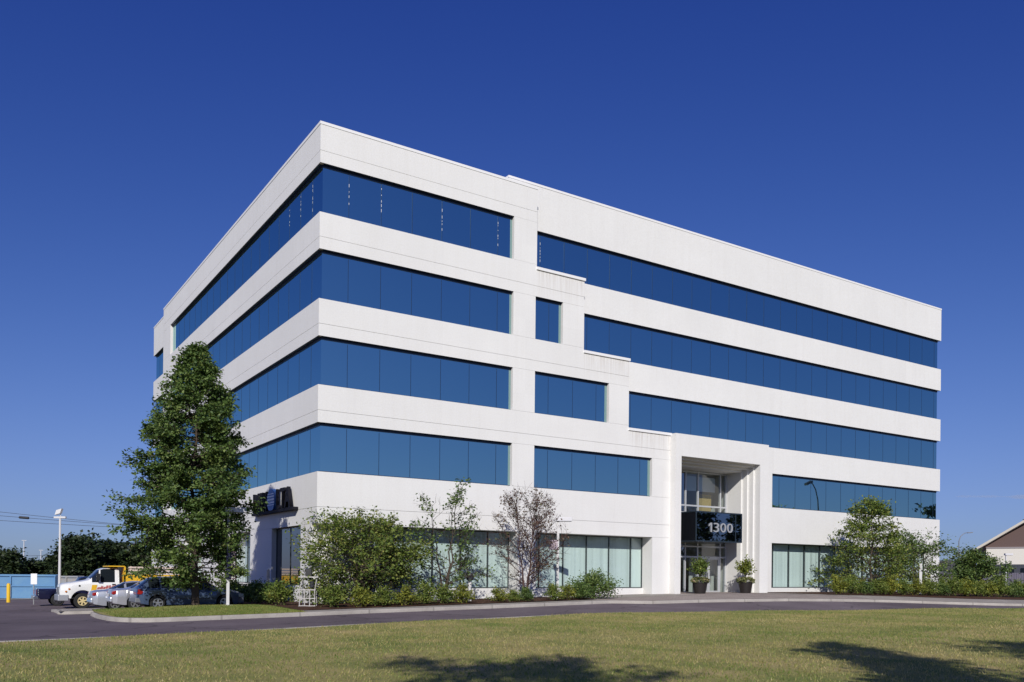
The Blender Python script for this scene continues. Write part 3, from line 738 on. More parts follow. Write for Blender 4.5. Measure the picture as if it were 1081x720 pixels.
# ------------------------------------------------------------------ plants
BARK = mat("bark", (.085, .062, .045), .95, noise=(9, (.05, .036, .027)), bump=(30, .6))
BARKR = mat("reddish_bark", (.10, .055, .05), .9, noise=(9, (.06, .035, .03)))
LEAF_A = leaf_mat("leaf_deep_green", ((0.050, 0.093, 0.025), (0.090, 0.149, 0.036), (0.145, 0.212, 0.053), (0.237, 0.286, 0.083)), .28)
LEAF_B = leaf_mat("leaf_mid_green", ((0.071, 0.116, 0.025), (0.136, 0.193, 0.038), (0.209, 0.254, 0.051), (0.322, 0.317, 0.076)), .3)
LEAF_Y = leaf_mat("leaf_yellow_green", ((0.098, 0.140, 0.025), (0.184, 0.217, 0.038), (0.283, 0.293, 0.044), (0.412, 0.368, 0.064)), .3)
LEAF_D = leaf_mat("leaf_dark_far", ((0.014, 0.025, 0.009), (0.023, 0.041, 0.014), (0.037, 0.057, 0.018), (0.052, 0.071, 0.023)), .2)
LEAF_R = leaf_mat("leaf_dull_red", ((0.075, 0.042, 0.036), (0.128, 0.068, 0.054), (0.150, 0.112, 0.068), (0.105, 0.120, 0.045)), .25)
FLOWER = leaf_mat("flower_pink", ((.08, .11, .03), (.16, .18, .06), (.30, .29, .14), (.55, .30, .24)), .25)

def leaf_cards(P, out, size, rng, flat=.5):
    n = len(P)
    a = rng.normal(0, 1, (n, 3)) + out * .8; a[:, 2] *= .55; a[:, 2] -= .15
    a /= np.linalg.norm(a, axis=1)[:, None] + 1e-9
    nn = rng.normal(0, 1, (n, 3)) * (1 - flat) + np.array([0, 0, 1.0]) * flat + out * .25
    nn -= a * np.sum(nn * a, 1)[:, None]; nn /= np.linalg.norm(nn, axis=1)[:, None] + 1e-9
    b = np.cross(nn, a)
    L = size * rng.uniform(.65, 1.3, n)[:, None]; wd = L * rng.uniform(.26, .40, n)[:, None]
    mid = P + a * L * .45 + nn * L * .08
    V = np.stack([P, mid + b * wd, P + a * L, mid - b * wd], 1).reshape(-1, 3)
    return V, np.arange(4 * n).reshape(-1, 4)

class Branches:
    def __init__(s): s.pts = []; s.V = []; s.Q = []; s.nv = 0
    def tube(s, P, R, n):
        P = np.array(P); R = np.array(R); k = len(P)
        T = np.gradient(P, axis=0); T /= np.linalg.norm(T, axis=1)[:, None] + 1e-9
        ref = np.array([.31, .95, .05]) if abs(T[0, 2]) > .5 else np.array([.05, .1, .99])
        A = ref - T * (T @ ref)[:, None]; A /= np.linalg.norm(A, axis=1)[:, None] + 1e-9; Bn = np.cross(T, A)
        th = np.arange(n) / n * math.tau
        V = P[:, None, :] + R[:, None, None] * (np.cos(th)[None, :, None] * A[:, None, :] + np.sin(th)[None, :, None] * Bn[:, None, :])
        i = np.arange(k - 1)[:, None] * n; j = np.arange(n)[None, :]
        Q = np.stack([i + j, i + (j + 1) % n, i + n + (j + 1) % n, i + n + j], -1).reshape(-1, 4) + s.nv
        s.V.append(V.reshape(-1, 3)); s.Q.append(Q); s.nv += k * n
    def build(s, name, M, parent): return np_mesh(name, np.concatenate(s.V), np.concatenate(s.Q), M, parent, smooth=True)

def path(rng, p, d, L, n, wob, bend):
    pts = [np.array(p, float)]; d = np.array(d, float)
    for i in range(n):
        d = d + rng.normal(0, wob, 3) + np.array([0, 0, bend]); d /= np.linalg.norm(d)
        pts.append(pts[-1] + d * L / n)
    return np.array(pts)

def tree(name, label, cat, loc, H, prof, seed, leafM=LEAF_A, bark=BARK, nb=60, n_leaf=9000, leaf=.14, r0=.12, base=.12, up=.35, bend=.03, clump=.22,
         stems=1, spread=.0, skew=None, gap=(.6, 1.4), group=None, sub=5, leaf_from=.3, flat=.5, rz=0., twig=0, tip_only=0.0, subl=.42):
    """prof: list of (height fraction, radius in m)"""
    rng = np.random.default_rng(seed); root = thing(name, label, cat, loc, rz, group)
    B = Branches(); hs_, rs_ = zip(*prof); clouds = []; wts = []; outs = []
    for st in range(stems):
        az = st * 2.4 + rng.uniform(0, 1); k = 9
        top = np.array([math.cos(az) * spread, math.sin(az) * spread, H * (1 if stems == 1 else rng.uniform(.72, 1.0))])
        t = np.linspace(0, 1, k)[:, None]
        ax = np.array([0, 0, -.15]) * (1 - t) + top * t ** np.array([[.9, .9, 1.0]]) + np.c_[rng.normal(0, .012 * H, (k, 2)) * np.sin(t * 3.1), np.zeros(k)]
        rr = r0 * (1 - .93 * t[:, 0] ** .8) * (1.0 if stems == 1 else .7); rr[0] *= 1.35
        B.tube(ax, rr, 8)
        for i in range(nb // stems):
            f = base + (1 - base) * ((i + rng.uniform(0, 1)) / (nb // stems)) ** .9
            f = min(f, .985)
            p = np.array([np.interp(f, t[:, 0], ax[:, c]) for c in range(3)])
            R = np.interp(f if stems == 1 else p[2] / H, hs_, rs_) * rng.uniform(.72, 1.12) * (1.28 if rng.uniform() < .07 else 1)
            a = i * 2.399 + rng.normal(0, .35); e = up * (.5 + f) + rng.normal(0, .12)
            if stems > 1 and spread > 0:
                a = math.atan2(ax[-1, 1], ax[-1, 0]) + rng.normal(0, 1.3)
                R = max(.3, R - .5 * np.linalg.norm(p[:2]))
            if skew: R *= 1 + skew[0] * math.cos(a) + skew[1] * math.sin(a)
            L = max(.25, R / max(.35, math.cos(e)))
            d = (math.cos(a) * math.cos(e), math.sin(a) * math.cos(e), math.sin(e))
            pp = path(rng, p, d, L, 5, .10, bend)
            br = max(.008, .33 * r0 * (L / max(rs_)) * (1 - .5 * f))
            B.tube(pp, br * (1 - np.linspace(0, .85, 6)), 5)
            ww = []
            dens = rng.uniform(*gap)
            for s_ in range(sub):
                u = rng.uniform(.25, .97); q = np.array([np.interp(u, np.linspace(0, 1, 6), pp[:, c]) for c in range(3)])
                dd = (pp[-1] - pp[0]) / L + rng.normal(0, .6, 3); dd /= np.linalg.norm(dd)
                sl = L * subl * (1.15 - .6 * u); sp = path(rng, q, dd, sl, 3, .15, bend)
                B.tube(sp, max(.005, br * .45) * (1 - np.linspace(0, .8, 4)), 4)
                for _ in range(twig):
                    q2 = sp[rng.integers(1, 4)]; d2 = dd + rng.normal(0, .55, 3); d2[2] += .25; d2 /= np.linalg.norm(d2)
                    B.tube(path(rng, q2, d2, sl * .7, 2, .15, .05), (.007, .005, .003), 3)
                clouds.append(sp); wts.append(sl * rng.uniform(.5, 1.5) * dens); outs.append(dd)
            clouds.append(pp[2:]); wts.append(L * .7 * dens); outs.append((pp[-1] - pp[0]) / L)
        clouds.append(ax[-3:]); wts.append(.5 * H * .2); outs.append(np.array([0, 0, 1.]))
    B.build("trunk", bark, root)
    wts = np.array(wts); cnt = rng.poisson(wts / wts.sum() * n_leaf)
    Ps, Os, Ts = [], [], []
    for c, k, o in zip(clouds, cnt, outs):
        if k == 0: continue
        u = rng.beta(1.6, .9, k) * (len(c) - 1); i = np.minimum(u.astype(int), len(c) - 2); fr = (u - i)[:, None]
        p = c[i] * (1 - fr) + c[i + 1] * fr + rng.normal(0, clump, (k, 3)) * np.array([1, 1, .6])
        Ps.append(p); Os.append(np.repeat(o[None], k, 0)); Ts.append(np.clip(rng.normal(.42 + rng.normal(0, .16), .26, k), 0, 1))
    P = np.concatenate(Ps); O = np.concatenate(Os); T = np.concatenate(Ts)
    keep = P[:, 2] > .08; P, O, T = P[keep], O[keep], T[keep]
    V, Q = leaf_cards(P, O, leaf, rng, flat)
    np_mesh("crown", V, Q, leafM, root, tint=np.repeat(T, 4))
    return root

def shrub(name, label, cat, loc, r, hh, seed, leafM, n=1500, leaf=.07, group=None, up=.6):
    rng = np.random.default_rng(seed); root = thing(name, label, cat, loc, 0, group); B = Branches(); Ps, Os, Ts = [], [], []
    ns = 26
    for i in range(ns):
        a = i * 2.399 + rng.normal(0, .3); e = rng.uniform(.25, 1.45); q = rng.uniform(.75, 1.12)
        tip = np.array([math.cos(a) * math.cos(e) * r, math.sin(a) * math.cos(e) * r, max(.15, math.sin(e)) * hh]) * q
        t = np.linspace(0, 1, 5)[:, None]; pp = t * tip + np.array([0, 0, .12 * hh]) * np.sin(t * 3.14) + rng.normal(0, .02, (5, 3)); pp[0, 2] = -.05
        B.tube(pp, .012 * (1 - .7 * t[:, 0]), 4)
        k = n // ns; u = rng.beta(2.2, .9, k)[:, None]; p = u * tip + np.array([0, 0, .12 * hh]) * np.sin(u * 3.14) + rng.normal(0, .14 * r, (k, 3)) * np.array([1, 1, .8])
        Ps.append(p); Os.append(np.repeat((tip / np.linalg.norm(tip))[None], k, 0)); Ts.append(np.clip(rng.normal(.45 + rng.normal(0, .13), .2, k), 0, 1))
    P = np.concatenate(Ps); O = np.concatenate(Os); T = np.concatenate(Ts); kp = P[:, 2] > .02
    V, Q = leaf_cards(P[kp], O[kp], leaf, rng, .3)
    B.build("stem", BARK, root); np_mesh("foliage", V, Q, leafM, root, tint=np.repeat(T[kp], 4))
    return root

# large tree in front of the left wall
tz = hz(-5.5, -.6) + .145 + float(mound(np.float64(-5.5), np.float64(-.6))) - .03
tree("shade_tree", "tall dense pyramidal tree on the grass verge left of the building corner", "tree", (-5.5, -.6, tz), 11.0,
     [(0, .8), (.09, 1.3), (.14, 1.9), (.20, 2.2), (.30, 2.35), (.45, 2.3), (.60, 2.0), (.75, 1.45), (.88, .78), (1, .25)], 11, LEAF_A, nb=215, n_leaf=66000, leaf=.13,
     r0=.14, base=.105, up=.15, bend=.010, clump=.13, sub=7, flat=.5, subl=.42, skew=(-.04, .03), gap=(.4, 1.6))
# trees in the bed
def bz(x, y): return hz(x, y) + .165
tree("multi_stem_tree", "wide bushy many-stemmed tree covering the window beside the building corner", "tree", (1.35, -1.9, bz(1.35, -1.9)), 4.3,
     [(0, 2.2), (.12, 2.7), (.32, 2.85), (.5, 2.45), (.68, 1.8), (.85, 1.0), (1, .35)], 21, LEAF_B, nb=140, n_leaf=19000, leaf=.125, r0=.09, base=.08, up=.26, bend=.015, clump=.14,
     stems=4, spread=.45, sub=6, flat=.5, gap=(.2, 1.8))
tree("thinning_tree", "half bare tree with a leafy base and open twiggy top", "tree", (5.3, -2.6, bz(5.3, -2.6)), 5.6,
     [(0, 2.0), (.2, 2.1), (.4, 1.4), (.65, 1.3), (.85, .9), (1, .4)], 33, LEAF_A, nb=56, n_leaf=2500, leaf=.13, r0=.09, base=.06, up=.5, bend=.02, clump=.13,
     stems=3, spread=.7, sub=5, twig=2)
tree("bare_red_tree", "nearly bare reddish tree with fine twigs and few dull leaves", "tree", (9.9, -2.6, bz(9.9, -2.6)), 5.0,
     [(0, .8), (.2, 1.5), (.45, 1.7), (.7, 1.4), (.9, .8), (1, .35)], 44, LEAF_R, BARKR, nb=60, n_leaf=2600, leaf=.11, r0=.09, base=.12, up=.62, bend=.03, clump=.12,
     stems=3, spread=.5, sub=6, twig=3)
# trees right of the entrance
tree("ornamental_tree", "taller of the two broad green trees before the right ground floor windows", "tree", (37.5, -3.0, bz(37.5, -3)), 6.1,
     [(0, 2.0), (.10, 3.3), (.25, 3.2), (.42, 2.3), (.58, 1.75), (.75, 1.45), (.9, 1.0), (1, .4)], 55, LEAF_B, nb=105, n_leaf=12500, leaf=.155, r0=.11, base=.07, up=.30, bend=.012, clump=.17,
     stems=1, sub=6, gap=(.3, 1.7))
tree("ornamental_tree", "lower spreading green tree at the right end of the white facade", "tree", (43.0, -3.0, bz(43.0, -3)), 4.1,
     [(0, 1.8), (.2, 2.9), (.5, 2.6), (.8, 1.5), (1, .5)], 56, LEAF_A, nb=70, n_leaf=6000, leaf=.155, r0=.09, base=.1, up=.38, bend=.012, clump=.19,
     stems=2, spread=.6, sub=6, gap=(.3, 1.7))
tree("young_tree", "small dark green tree standing alone in front of the right fence", "tree", (60.2, 2.4, .75), 3.5,
     [(0, 1.4), (.15, 2.1), (.4, 2.1), (.65, 1.3), (.85, .6), (1, .2)], 57, LEAF_A, nb=70, n_leaf=10000, leaf=.19, r0=.1, base=.1, up=.35, bend=.02, clump=.22, stems=2, spread=.5, sub=5)

# shrub row in the left bed: (x, y, kind, size, label)
SH = {}
def put_shrub(kind, x, y, s, label, group, base=None):
    specs = {'g': ("green_shrub", LEAF_B, .62, .95), 'y': ("yellow_green_shrub", LEAF_Y, .60, .92), 'd': ("dark_shrub", LEAF_A, .62, .88)}
    nm, M, r, hh = specs[kind]
    z = (bz(x, y) if base is None else base) - .02
    key = (kind, len([1 for q in SH if q[0] == kind]) % 2)
    if (kind, 0) not in SH or (kind, 1) not in SH:
        i = 0 if (kind, 0) not in SH else 1
        o = shrub(nm, label, "shrub", (x, y, z), r, hh, 100 + ord(kind) + i, M, n=1700, leaf=.085, group=group); SH[(kind, i)] = o
        o.scale = (s, s, s * .95)
        return o
    src = SH[(kind, random.randrange(2))]
    return dup(src, (x, y, z), random.uniform(0, 6.28), label, group, (s * random.uniform(.9, 1.1), s * random.uniform(.9, 1.1), s * random.uniform(.85, 1.1)))
GL = "shrubs in the bed before the left facade"
left_row = [
 ('g', -.85, -4.3, 1.0, "rounded green shrub right beside the white metal frame stand"),
 ('y', .25, -4.5, .95, "bright yellow-green shrub under the bushy many-stemmed tree"),
 ('g', 1.35, -4.4, .95, None), ('y', 2.4, -4.4, .9, None), ('g', 3.4, -4.3, .95, None), ('g', 4.4, -4.2, 1.05, None),
 ('y', 5.35, -4.2, 1.05, "yellow-green shrub just left of the short capped post"),
 ('y', 7.35, -4.1, .85, "small yellow-green shrub just right of the short capped post"),
 ('g', 8.2, -4.1, .7, "smallest green shrub, left of the bare reddish tree"), ('d', 8.95, -4.0, .8, "dark green shrub close against the left side of the bare reddish tree"),
 ('g', 10.6, -4.0, .85, "green shrub close against the right side of the bare reddish tree"), ('y', 11.4, -4.0, .95, "yellow-green shrub at the foot of the box-headed lamp post"),
 ('d', 12.3, -3.9, 1.0, "dark shrub between the lamp post and the big spreading bush")]
for k, x, y, s, lab in left_row:
    put_shrub(k, x, y, s, lab or "mid green shrub in the row under the bushy many-stemmed tree" if k == 'g' else lab or "yellow-green shrub in the middle of the row under the bushy tree", GL)
shrub("spreading_bush", "largest spreading dark green bush at the right end of the left bed", "bush", (13.6, -3.3, bz(13.6, -3.3)), 1.45, 1.2, 301, LEAF_A, n=5200, leaf=.10)
for i, (x, y, s) in enumerate([(-2.0, -1.1, 1.15), (-1.9, .8, 1.2), (-1.8, 2.8, 1.2), (-1.7, 4.9, 1.2), (-1.6, 7.2, 1.2), (-1.5, 9.6, 1.2)]):
    put_shrub('d' if i else 'g', x, y, s, "low dark shrub along the foot of the left wall" if i else "green shrub nearest the corner, left of the white metal frame stand", "shrubs along the left wall")
# hedge row on the right
GR = "shrubs in the hedge row right of the entrance"
hx = [(31.6 + .98 * i, -4.75 - .245 * i) for i in range(24)]
for i, (x, y) in enumerate(hx):
    k = 'ygdgyg'[i % 6] if i else 'y'
    lab = {0: "yellow-green shrub at the left end of the right hedge row"}.get(i)
    put_shrub(k, x, y, 1.12 + .1 * math.sin(i * 2.1), lab or {'y': "bright yellow-green shrub within the right hedge row", 'g': "mid green shrub within the right hedge row", 'd': "dark green shrub within the right hedge row"}[k], GR)
for i in range(14):
    put_shrub('g' if i % 3 else 'y', 35.5 + 1.9 * i, -3.6 - .27 * i, 1.02, "taller green shrub in the back line of the right hedge" if i % 3 else "taller yellow-green shrub in the back line of the right hedge", "back line of the right hedge")

# planters with clipped trees
POT = mat("black_pot", (.02, .016, .015), .45)
def planter(label, x, y, seed):
    r = thing("planter", label, "planter", (x, y, hz(x, y) + .146))
    MB().lathe([(.30, 0), (.33, .02), (.44, .62), (.47, .64), (.47, .72), (.42, .72), (.41, .64)], 24).build("pot", POT, r, smooth=True)
    MB().lathe([(.405, .60), (.3, .66), (.05, .67)], 20).build("soil", MULCH, r)
    rng = np.random.default_rng(seed); B = Branches()
    B.tube(path(rng, (0, 0, .6), (.05, 0, 1), .8, 5, .05, 0), (.024, .022, .02, .018, .016, .012), 6)
    Ps, Os = [], []
    for i in range(60):
        a = i * 2.399; e = rng.uniform(.1, 1.45); L = rng.uniform(.5, 1.0)
        d = np.array([math.cos(a) * math.cos(e), math.sin(a) * math.cos(e), math.sin(e) * 1.1 + .3]); d /= np.linalg.norm(d)
        pp = path(rng, (0, 0, rng.uniform(1.0, 1.4)), d, L, 4, .12, .05); B.tube(pp, .010 * (1 - np.linspace(0, .7, 5)), 3)
        k = 19; u = rng.uniform(.3, 1.08, k)[:, None]; Ps.append(pp[0] + (pp[-1] - pp[0]) * u + rng.normal(0, .05, (k, 3))); Os.append(np.repeat(d[None], k, 0))
    P, O = np.concatenate(Ps), np.concatenate(Os); V, Q = leaf_cards(P, O, .13, rng, .1)
    B.build("trunk", BARK, r); np_mesh("crown", V, Q, LEAF_B if seed % 2 else LEAF_Y, r, tint=np.repeat(np.clip(rng.normal(.3, .2, len(P)), 0, 1), 4))
    n = 700; a = rng.uniform(0, 6.28, n); rr = .52 * np.sqrt(rng.uniform(0, 1, n)); P = np.c_[np.cos(a) * rr, np.sin(a) * rr, .80 + .16 * np.cos(rr / .55 * 1.4) - .18 * (rr > .43) * rng.uniform(0, 1, n)]
    V, Q = leaf_cards(P, np.c_[np.cos(a), np.sin(a), a * 0 + .4], .13, rng, .3)
    np_mesh("flowers", V, Q, FLOWER, r, tint=np.repeat(np.clip(rng.beta(1.2, 2.2, n), 0, 1), 4))
    return r
planter("black planter with a clipped tree and flowers left of the glass doors", 23.75, -.85, 71)
planter("black planter with a clipped tree right of the glass doors, in full sun", 28.0, -.6, 72)

# ------------------------------------------------------------------ lamp posts and site furniture
POSTM = mat("white_painted_steel", (.60, .59, .585), .45)
def lamp_post(label, x, y, z, H, rz, group="box-headed car park lamps", arm=.55):
    r = thing("lamp_post", label, "lamp post", (x, y, z), rz, group)
    MB().box(-.062, .062, -.062, .062, .03, H).build("pole", POSTM, r, bevel=.01)
    MB().box(-.2, .2, -.2, .2, 0, .05).build("base_plate", POSTM, r)
    MB().box(-.16, .16 + arm, -.17, .17, H - .08, H + .13).build("lamp_head", mat("lamp_head_paint", (.62, .61, .63), .4), r, bevel=.02)
    MB().box(-.10, .10 + arm, -.13, .13, H - .092, H - .081).build("lens", mat("lens", (.5, .5, .48), .3), r)
    return r
lp1 = lamp_post("white box-headed lamp post on the verge in front of the tall tree", -4.31, -1.15, hz(-4.31, -1.15) + .145 + .08, 4.05, math.radians(-10))
lp2 = dup(lp1, (11.9, -2.55, bz(11.9, -2.55)), math.radians(-33), "white box-headed lamp post in the bed right of the bare reddish tree")
lp4 = dup(lp1, (84.9, 12.6, .5), math.radians(-33), "white box-headed lamp post before the fence at the far right")
# panel on the first post, plate on the second
sp = thing("banner_sign", "narrow navy and striped panel fixed on the verge lamp post", "sign", (-4.31, -1.15, lp1.location.z))
MB().box(-.09, .09, -.14, -.075, 1.15, 2.35).build("panel", mat("navy_panel", (.02, .02, .06), .5), sp)
b_ = MB()
for i in range(13): b_.box(.10, .32, -.12, -.09, 1.15 + i * .092, 1.15 + i * .092 + .046)
b_.box(.094, .10, -.125, -.085, 1.1, 2.4)
b_.build("louvre", mat("mauve_louvre", (.30, .20, .24), .6), sp)
pl_ = thing("plate_sign", "small pale plate fixed on the lamp post beside the bare tree", "sign", (11.9, -2.55, bz(11.9, -2.55)))
MB().obox((-.28, .0, 2.75), _r * .22, _f * .012, Vector((0, 0, .25))).build("panel", mat("mauve_plate", (.52, .42, .47), .5), pl_)
# white frame stand by the corner
st = thing("frame_stand", "white metal frame stand with dark boxes on its shelf by the corner column", "stand", (-1.42, -2.9, bz(-1.42, -2.9) - .05), math.radians(-33))
f_ = MB()
for x in (-.38, -.12, .14, .40):
    f_.tube([(x, -.3, 0), (x, -.3, .78)], .028, 6); 
for z in (.10, .42, .78): f_.tube([(-.42, -.3, z), (.44, -.3, z)], .026, 6)
for x in (-.34, .38): f_.tube([(x, .25, 0), (x, .25, 1.30)], .03, 6)
f_.tube([(-.38, -.3, .78), (-.34, .25, 1.28)], .025, 6); f_.tube([(.40, -.3, .78), (.38, .25, 1.28)], .025, 6)
f_.box(-.44, .46, -.42, .3, .03, .09)
WORN = mat("worn_white_paint", (.50, .48, .46), .6, noise=(9, (.36, .33, .31)))
f_.build("frame", WORN, st); st.scale = (.82, .82, 1)
MB().box(-.52, .50, .0, .34, 1.30, 1.345).build("shelf", WORN, st)
MB().box(-.18, .14, .06, .28, 1.346, 1.68).box(-.10, .08, .05, .06, 1.44, 1.6).build("box", mat("dark_box", (.02, .02, .02), .5), st, bevel=.03)
MB().lathe([(.05, .85), (.11, .90), (.11, 1.1), (.05, 1.15)], 12, (.2, -.05, 0)).build("canister", mat("dark_box2", (.03, .03, .035), .4), st)
# short capped post in the bed, white post by the left windows
bp = thing("bollard_light", "short white post with a dark rounded cap in the left bed", "bollard light", (6.45, -3.0, bz(6.45, -3.0)))
MB().tube([(0, 0, 0), (0, 0, 1.02)], .085, 12).build("post", POSTM, bp, smooth=True)
MB().lathe([(.09, 1.02), (.17, 1.04), (.19, 1.2), (.13, 1.36), (.03, 1.42)], 14).build("cap", mat("dark_cap", (.03, .03, .035), .4), bp, smooth=True)
wp = thing("marker_post", "slim plain white post by the dark left ground floor window", "post", (-.55, 5.4, bz(-.55, 5.4)))
MB().box(-.07, .07, -.07, .07, 0, 1.55).prism([(-.07, 1.55), (.07, 1.55), (0, 1.62)], 'y', -.07, .07).build("post", POSTM, wp)

dup(wp, (39.6, -5.2, bz(39.6, -5.2)), .6, "white post standing among the two broad green trees on the right", scale=(1.15, 1.15, 1.25))
# ------------------------------------------------------------------ vehicles
TYRE = mat("tyre", (.015, .015, .015), .85)
RIM = mat("alloy_rim", (.55, .55, .56), .3, .8)
UNDER = mat("underbody", (.008, .008, .008), .9)
REDL = mat("tail_light_red", (.30, .012, .01), .2, 0, .6)
AMBER = mat("amber_lens", (.5, .16, .02), .2)
CHROME = mat("chrome", (.6, .6, .62), .2, 1)
def paint(name, c, metal=.5): return mat(name, c, .28, metal, .5, coat=.8)
def wheel(parent, x, y, R, wd, rimr, M=RIM, spokes=5):
    s = 1 if y > 0 else -1
    prof = [(rimr, -wd / 2), (R - .03, -wd / 2), (R, -wd / 2 + .03), (R, wd / 2 - .03), (R - .03, wd / 2), (rimr, wd / 2)]
    o = MB().lathe(prof, 28, (x, y, R), 'y').build("wheel", TYRE, parent, smooth=True)
    r = MB(); yo = y + s * (wd / 2 + .012)
    r.lathe([(rimr - .035, yo - .01 * s), (rimr + .006, yo - .012 * s), (rimr + .006, yo + .02 * s), (rimr - .03, yo + .02 * s)], 28, (x, 0, R), 'y', cap=False)
    for k in range(spokes):
        a = math.tau * k / spokes + .3; d = Vector((math.cos(a), 0, math.sin(a))); t = Vector((-math.sin(a), 0, math.cos(a)))
        r.obox(Vector((x, yo + .002 * s, R)) + d * rimr * .5, d * rimr * .5, Vector((0, .014, 0)), t * rimr * .16)
    r.lathe([(.0, yo - .02 * s), (rimr * .28, yo - .02 * s), (rimr * .26, yo + .022 * s), (.0, yo + .025 * s)], 14, (x, 0, R), 'y')
    r.build("rim", M, o)
    MB().lathe([(.0, yo - .012 * s - .002), (rimr - .01, yo - .012 * s - .002), (rimr - .01, yo - .012 * s + .002), (.0, yo - .012 * s + .002)], 20, (x, 0, R), 'y').build("hub", UNDER, o)
    return o
def loft_car(root, L, W, prof, M, wheels, Ra, R, glass, win, pillars, belt, zb=.2):
    """prof: dict of (x, value) lists: 'top','shoulder','halfw','topw'. glass: ranges of x where the top surface is glass; win: x range of side glass"""
    xs = set(np.linspace(0, L, int(L / .07) + 1).round(4).tolist())
    for key in prof: xs |= {round(p[0], 4) for p in prof[key]}
    for a, b in glass: xs |= {a, b}
    for a, b in pillars: xs |= {a, b}
    xs |= set(win)
    for wx in wheels: xs |= set((wx + Ra * np.cos(np.linspace(0, math.pi, 17))).round(4).tolist())
    xs = sorted(x for x in xs if 0 <= x <= L)
    f = {k: (lambda q, k=k: float(np.interp(q, *zip(*prof[k])))) for k in prof}
    rings = []
    for x in xs:
        zt, zs, wh, wt = f['top'](x), f['shoulder'](x), f['halfw'](x), f['topw'](x)
        b = f['bottom'](x) if 'bottom' in prof else zb
        for wx in wheels:
            if abs(x - wx) < Ra: b = max(b, R + math.sqrt(Ra ** 2 - (x - wx) ** 2))
        b = min(b, zs - .12)
        mid = b + .55 * (zs - b)
        half = [(0, b), (wh * .80, b), (wh * .965, b + .05 * (zs - b)), (wh, mid), (wh * .985, zs - .10 * (zs - b)), (wh * .94, zs), (wt, max(zs + .002, zt - .045)), (wt * .86, max(zs + .004, zt - .008)), (0, zt + .012)]
        rings.append([(x, -y, z) for y, z in half] + [(x, y, z) for y, z in half[::-1][1:-1]])
    n = len(rings[0]); body = MB(); gl = MB(); V = [p for r in rings for p in r]
    bf, gf = [], []
    for i in range(len(xs) - 1):
        xm = (xs[i] + xs[i + 1]) / 2
        for k in range(n):
            q = (i * n + k, i * n + (k + 1) % n, (i + 1) * n + (k + 1) % n, (i + 1) * n + k)
            ring = k if k < 8 else n - 1 - k
            isg = False
            if ring in (6, 7) and any(a < xm < b for a, b in glass): isg = True
            if ring == 5 and win[0] < xm < win[1] and not any(a < xm < b for a, b in pillars): isg = True
            (gf if isg else bf).append(q)
    bf.append(tuple(range(n))[::-1]); bf.append(tuple((len(xs) - 1) * n + k for k in range(n)))
    def comp(fs):
        used = sorted({i for q in fs for i in q}); mp = {u: i for i, u in enumerate(used)}
        return MB().add([V[u] for u in used], [tuple(mp[i] for i in q) for q in fs])
    ob = comp(bf).build("body", M, root, smooth=True, angle=28)
    if gf: comp(gf).build("window", CARGLASS, root, smooth=True, angle=28)
    u = MB(); u.box(.25, L - .25, -W / 2 + .12, W / 2 - .12, zb + .02, .62); u.build("chassis", UNDER, root)
    return ob
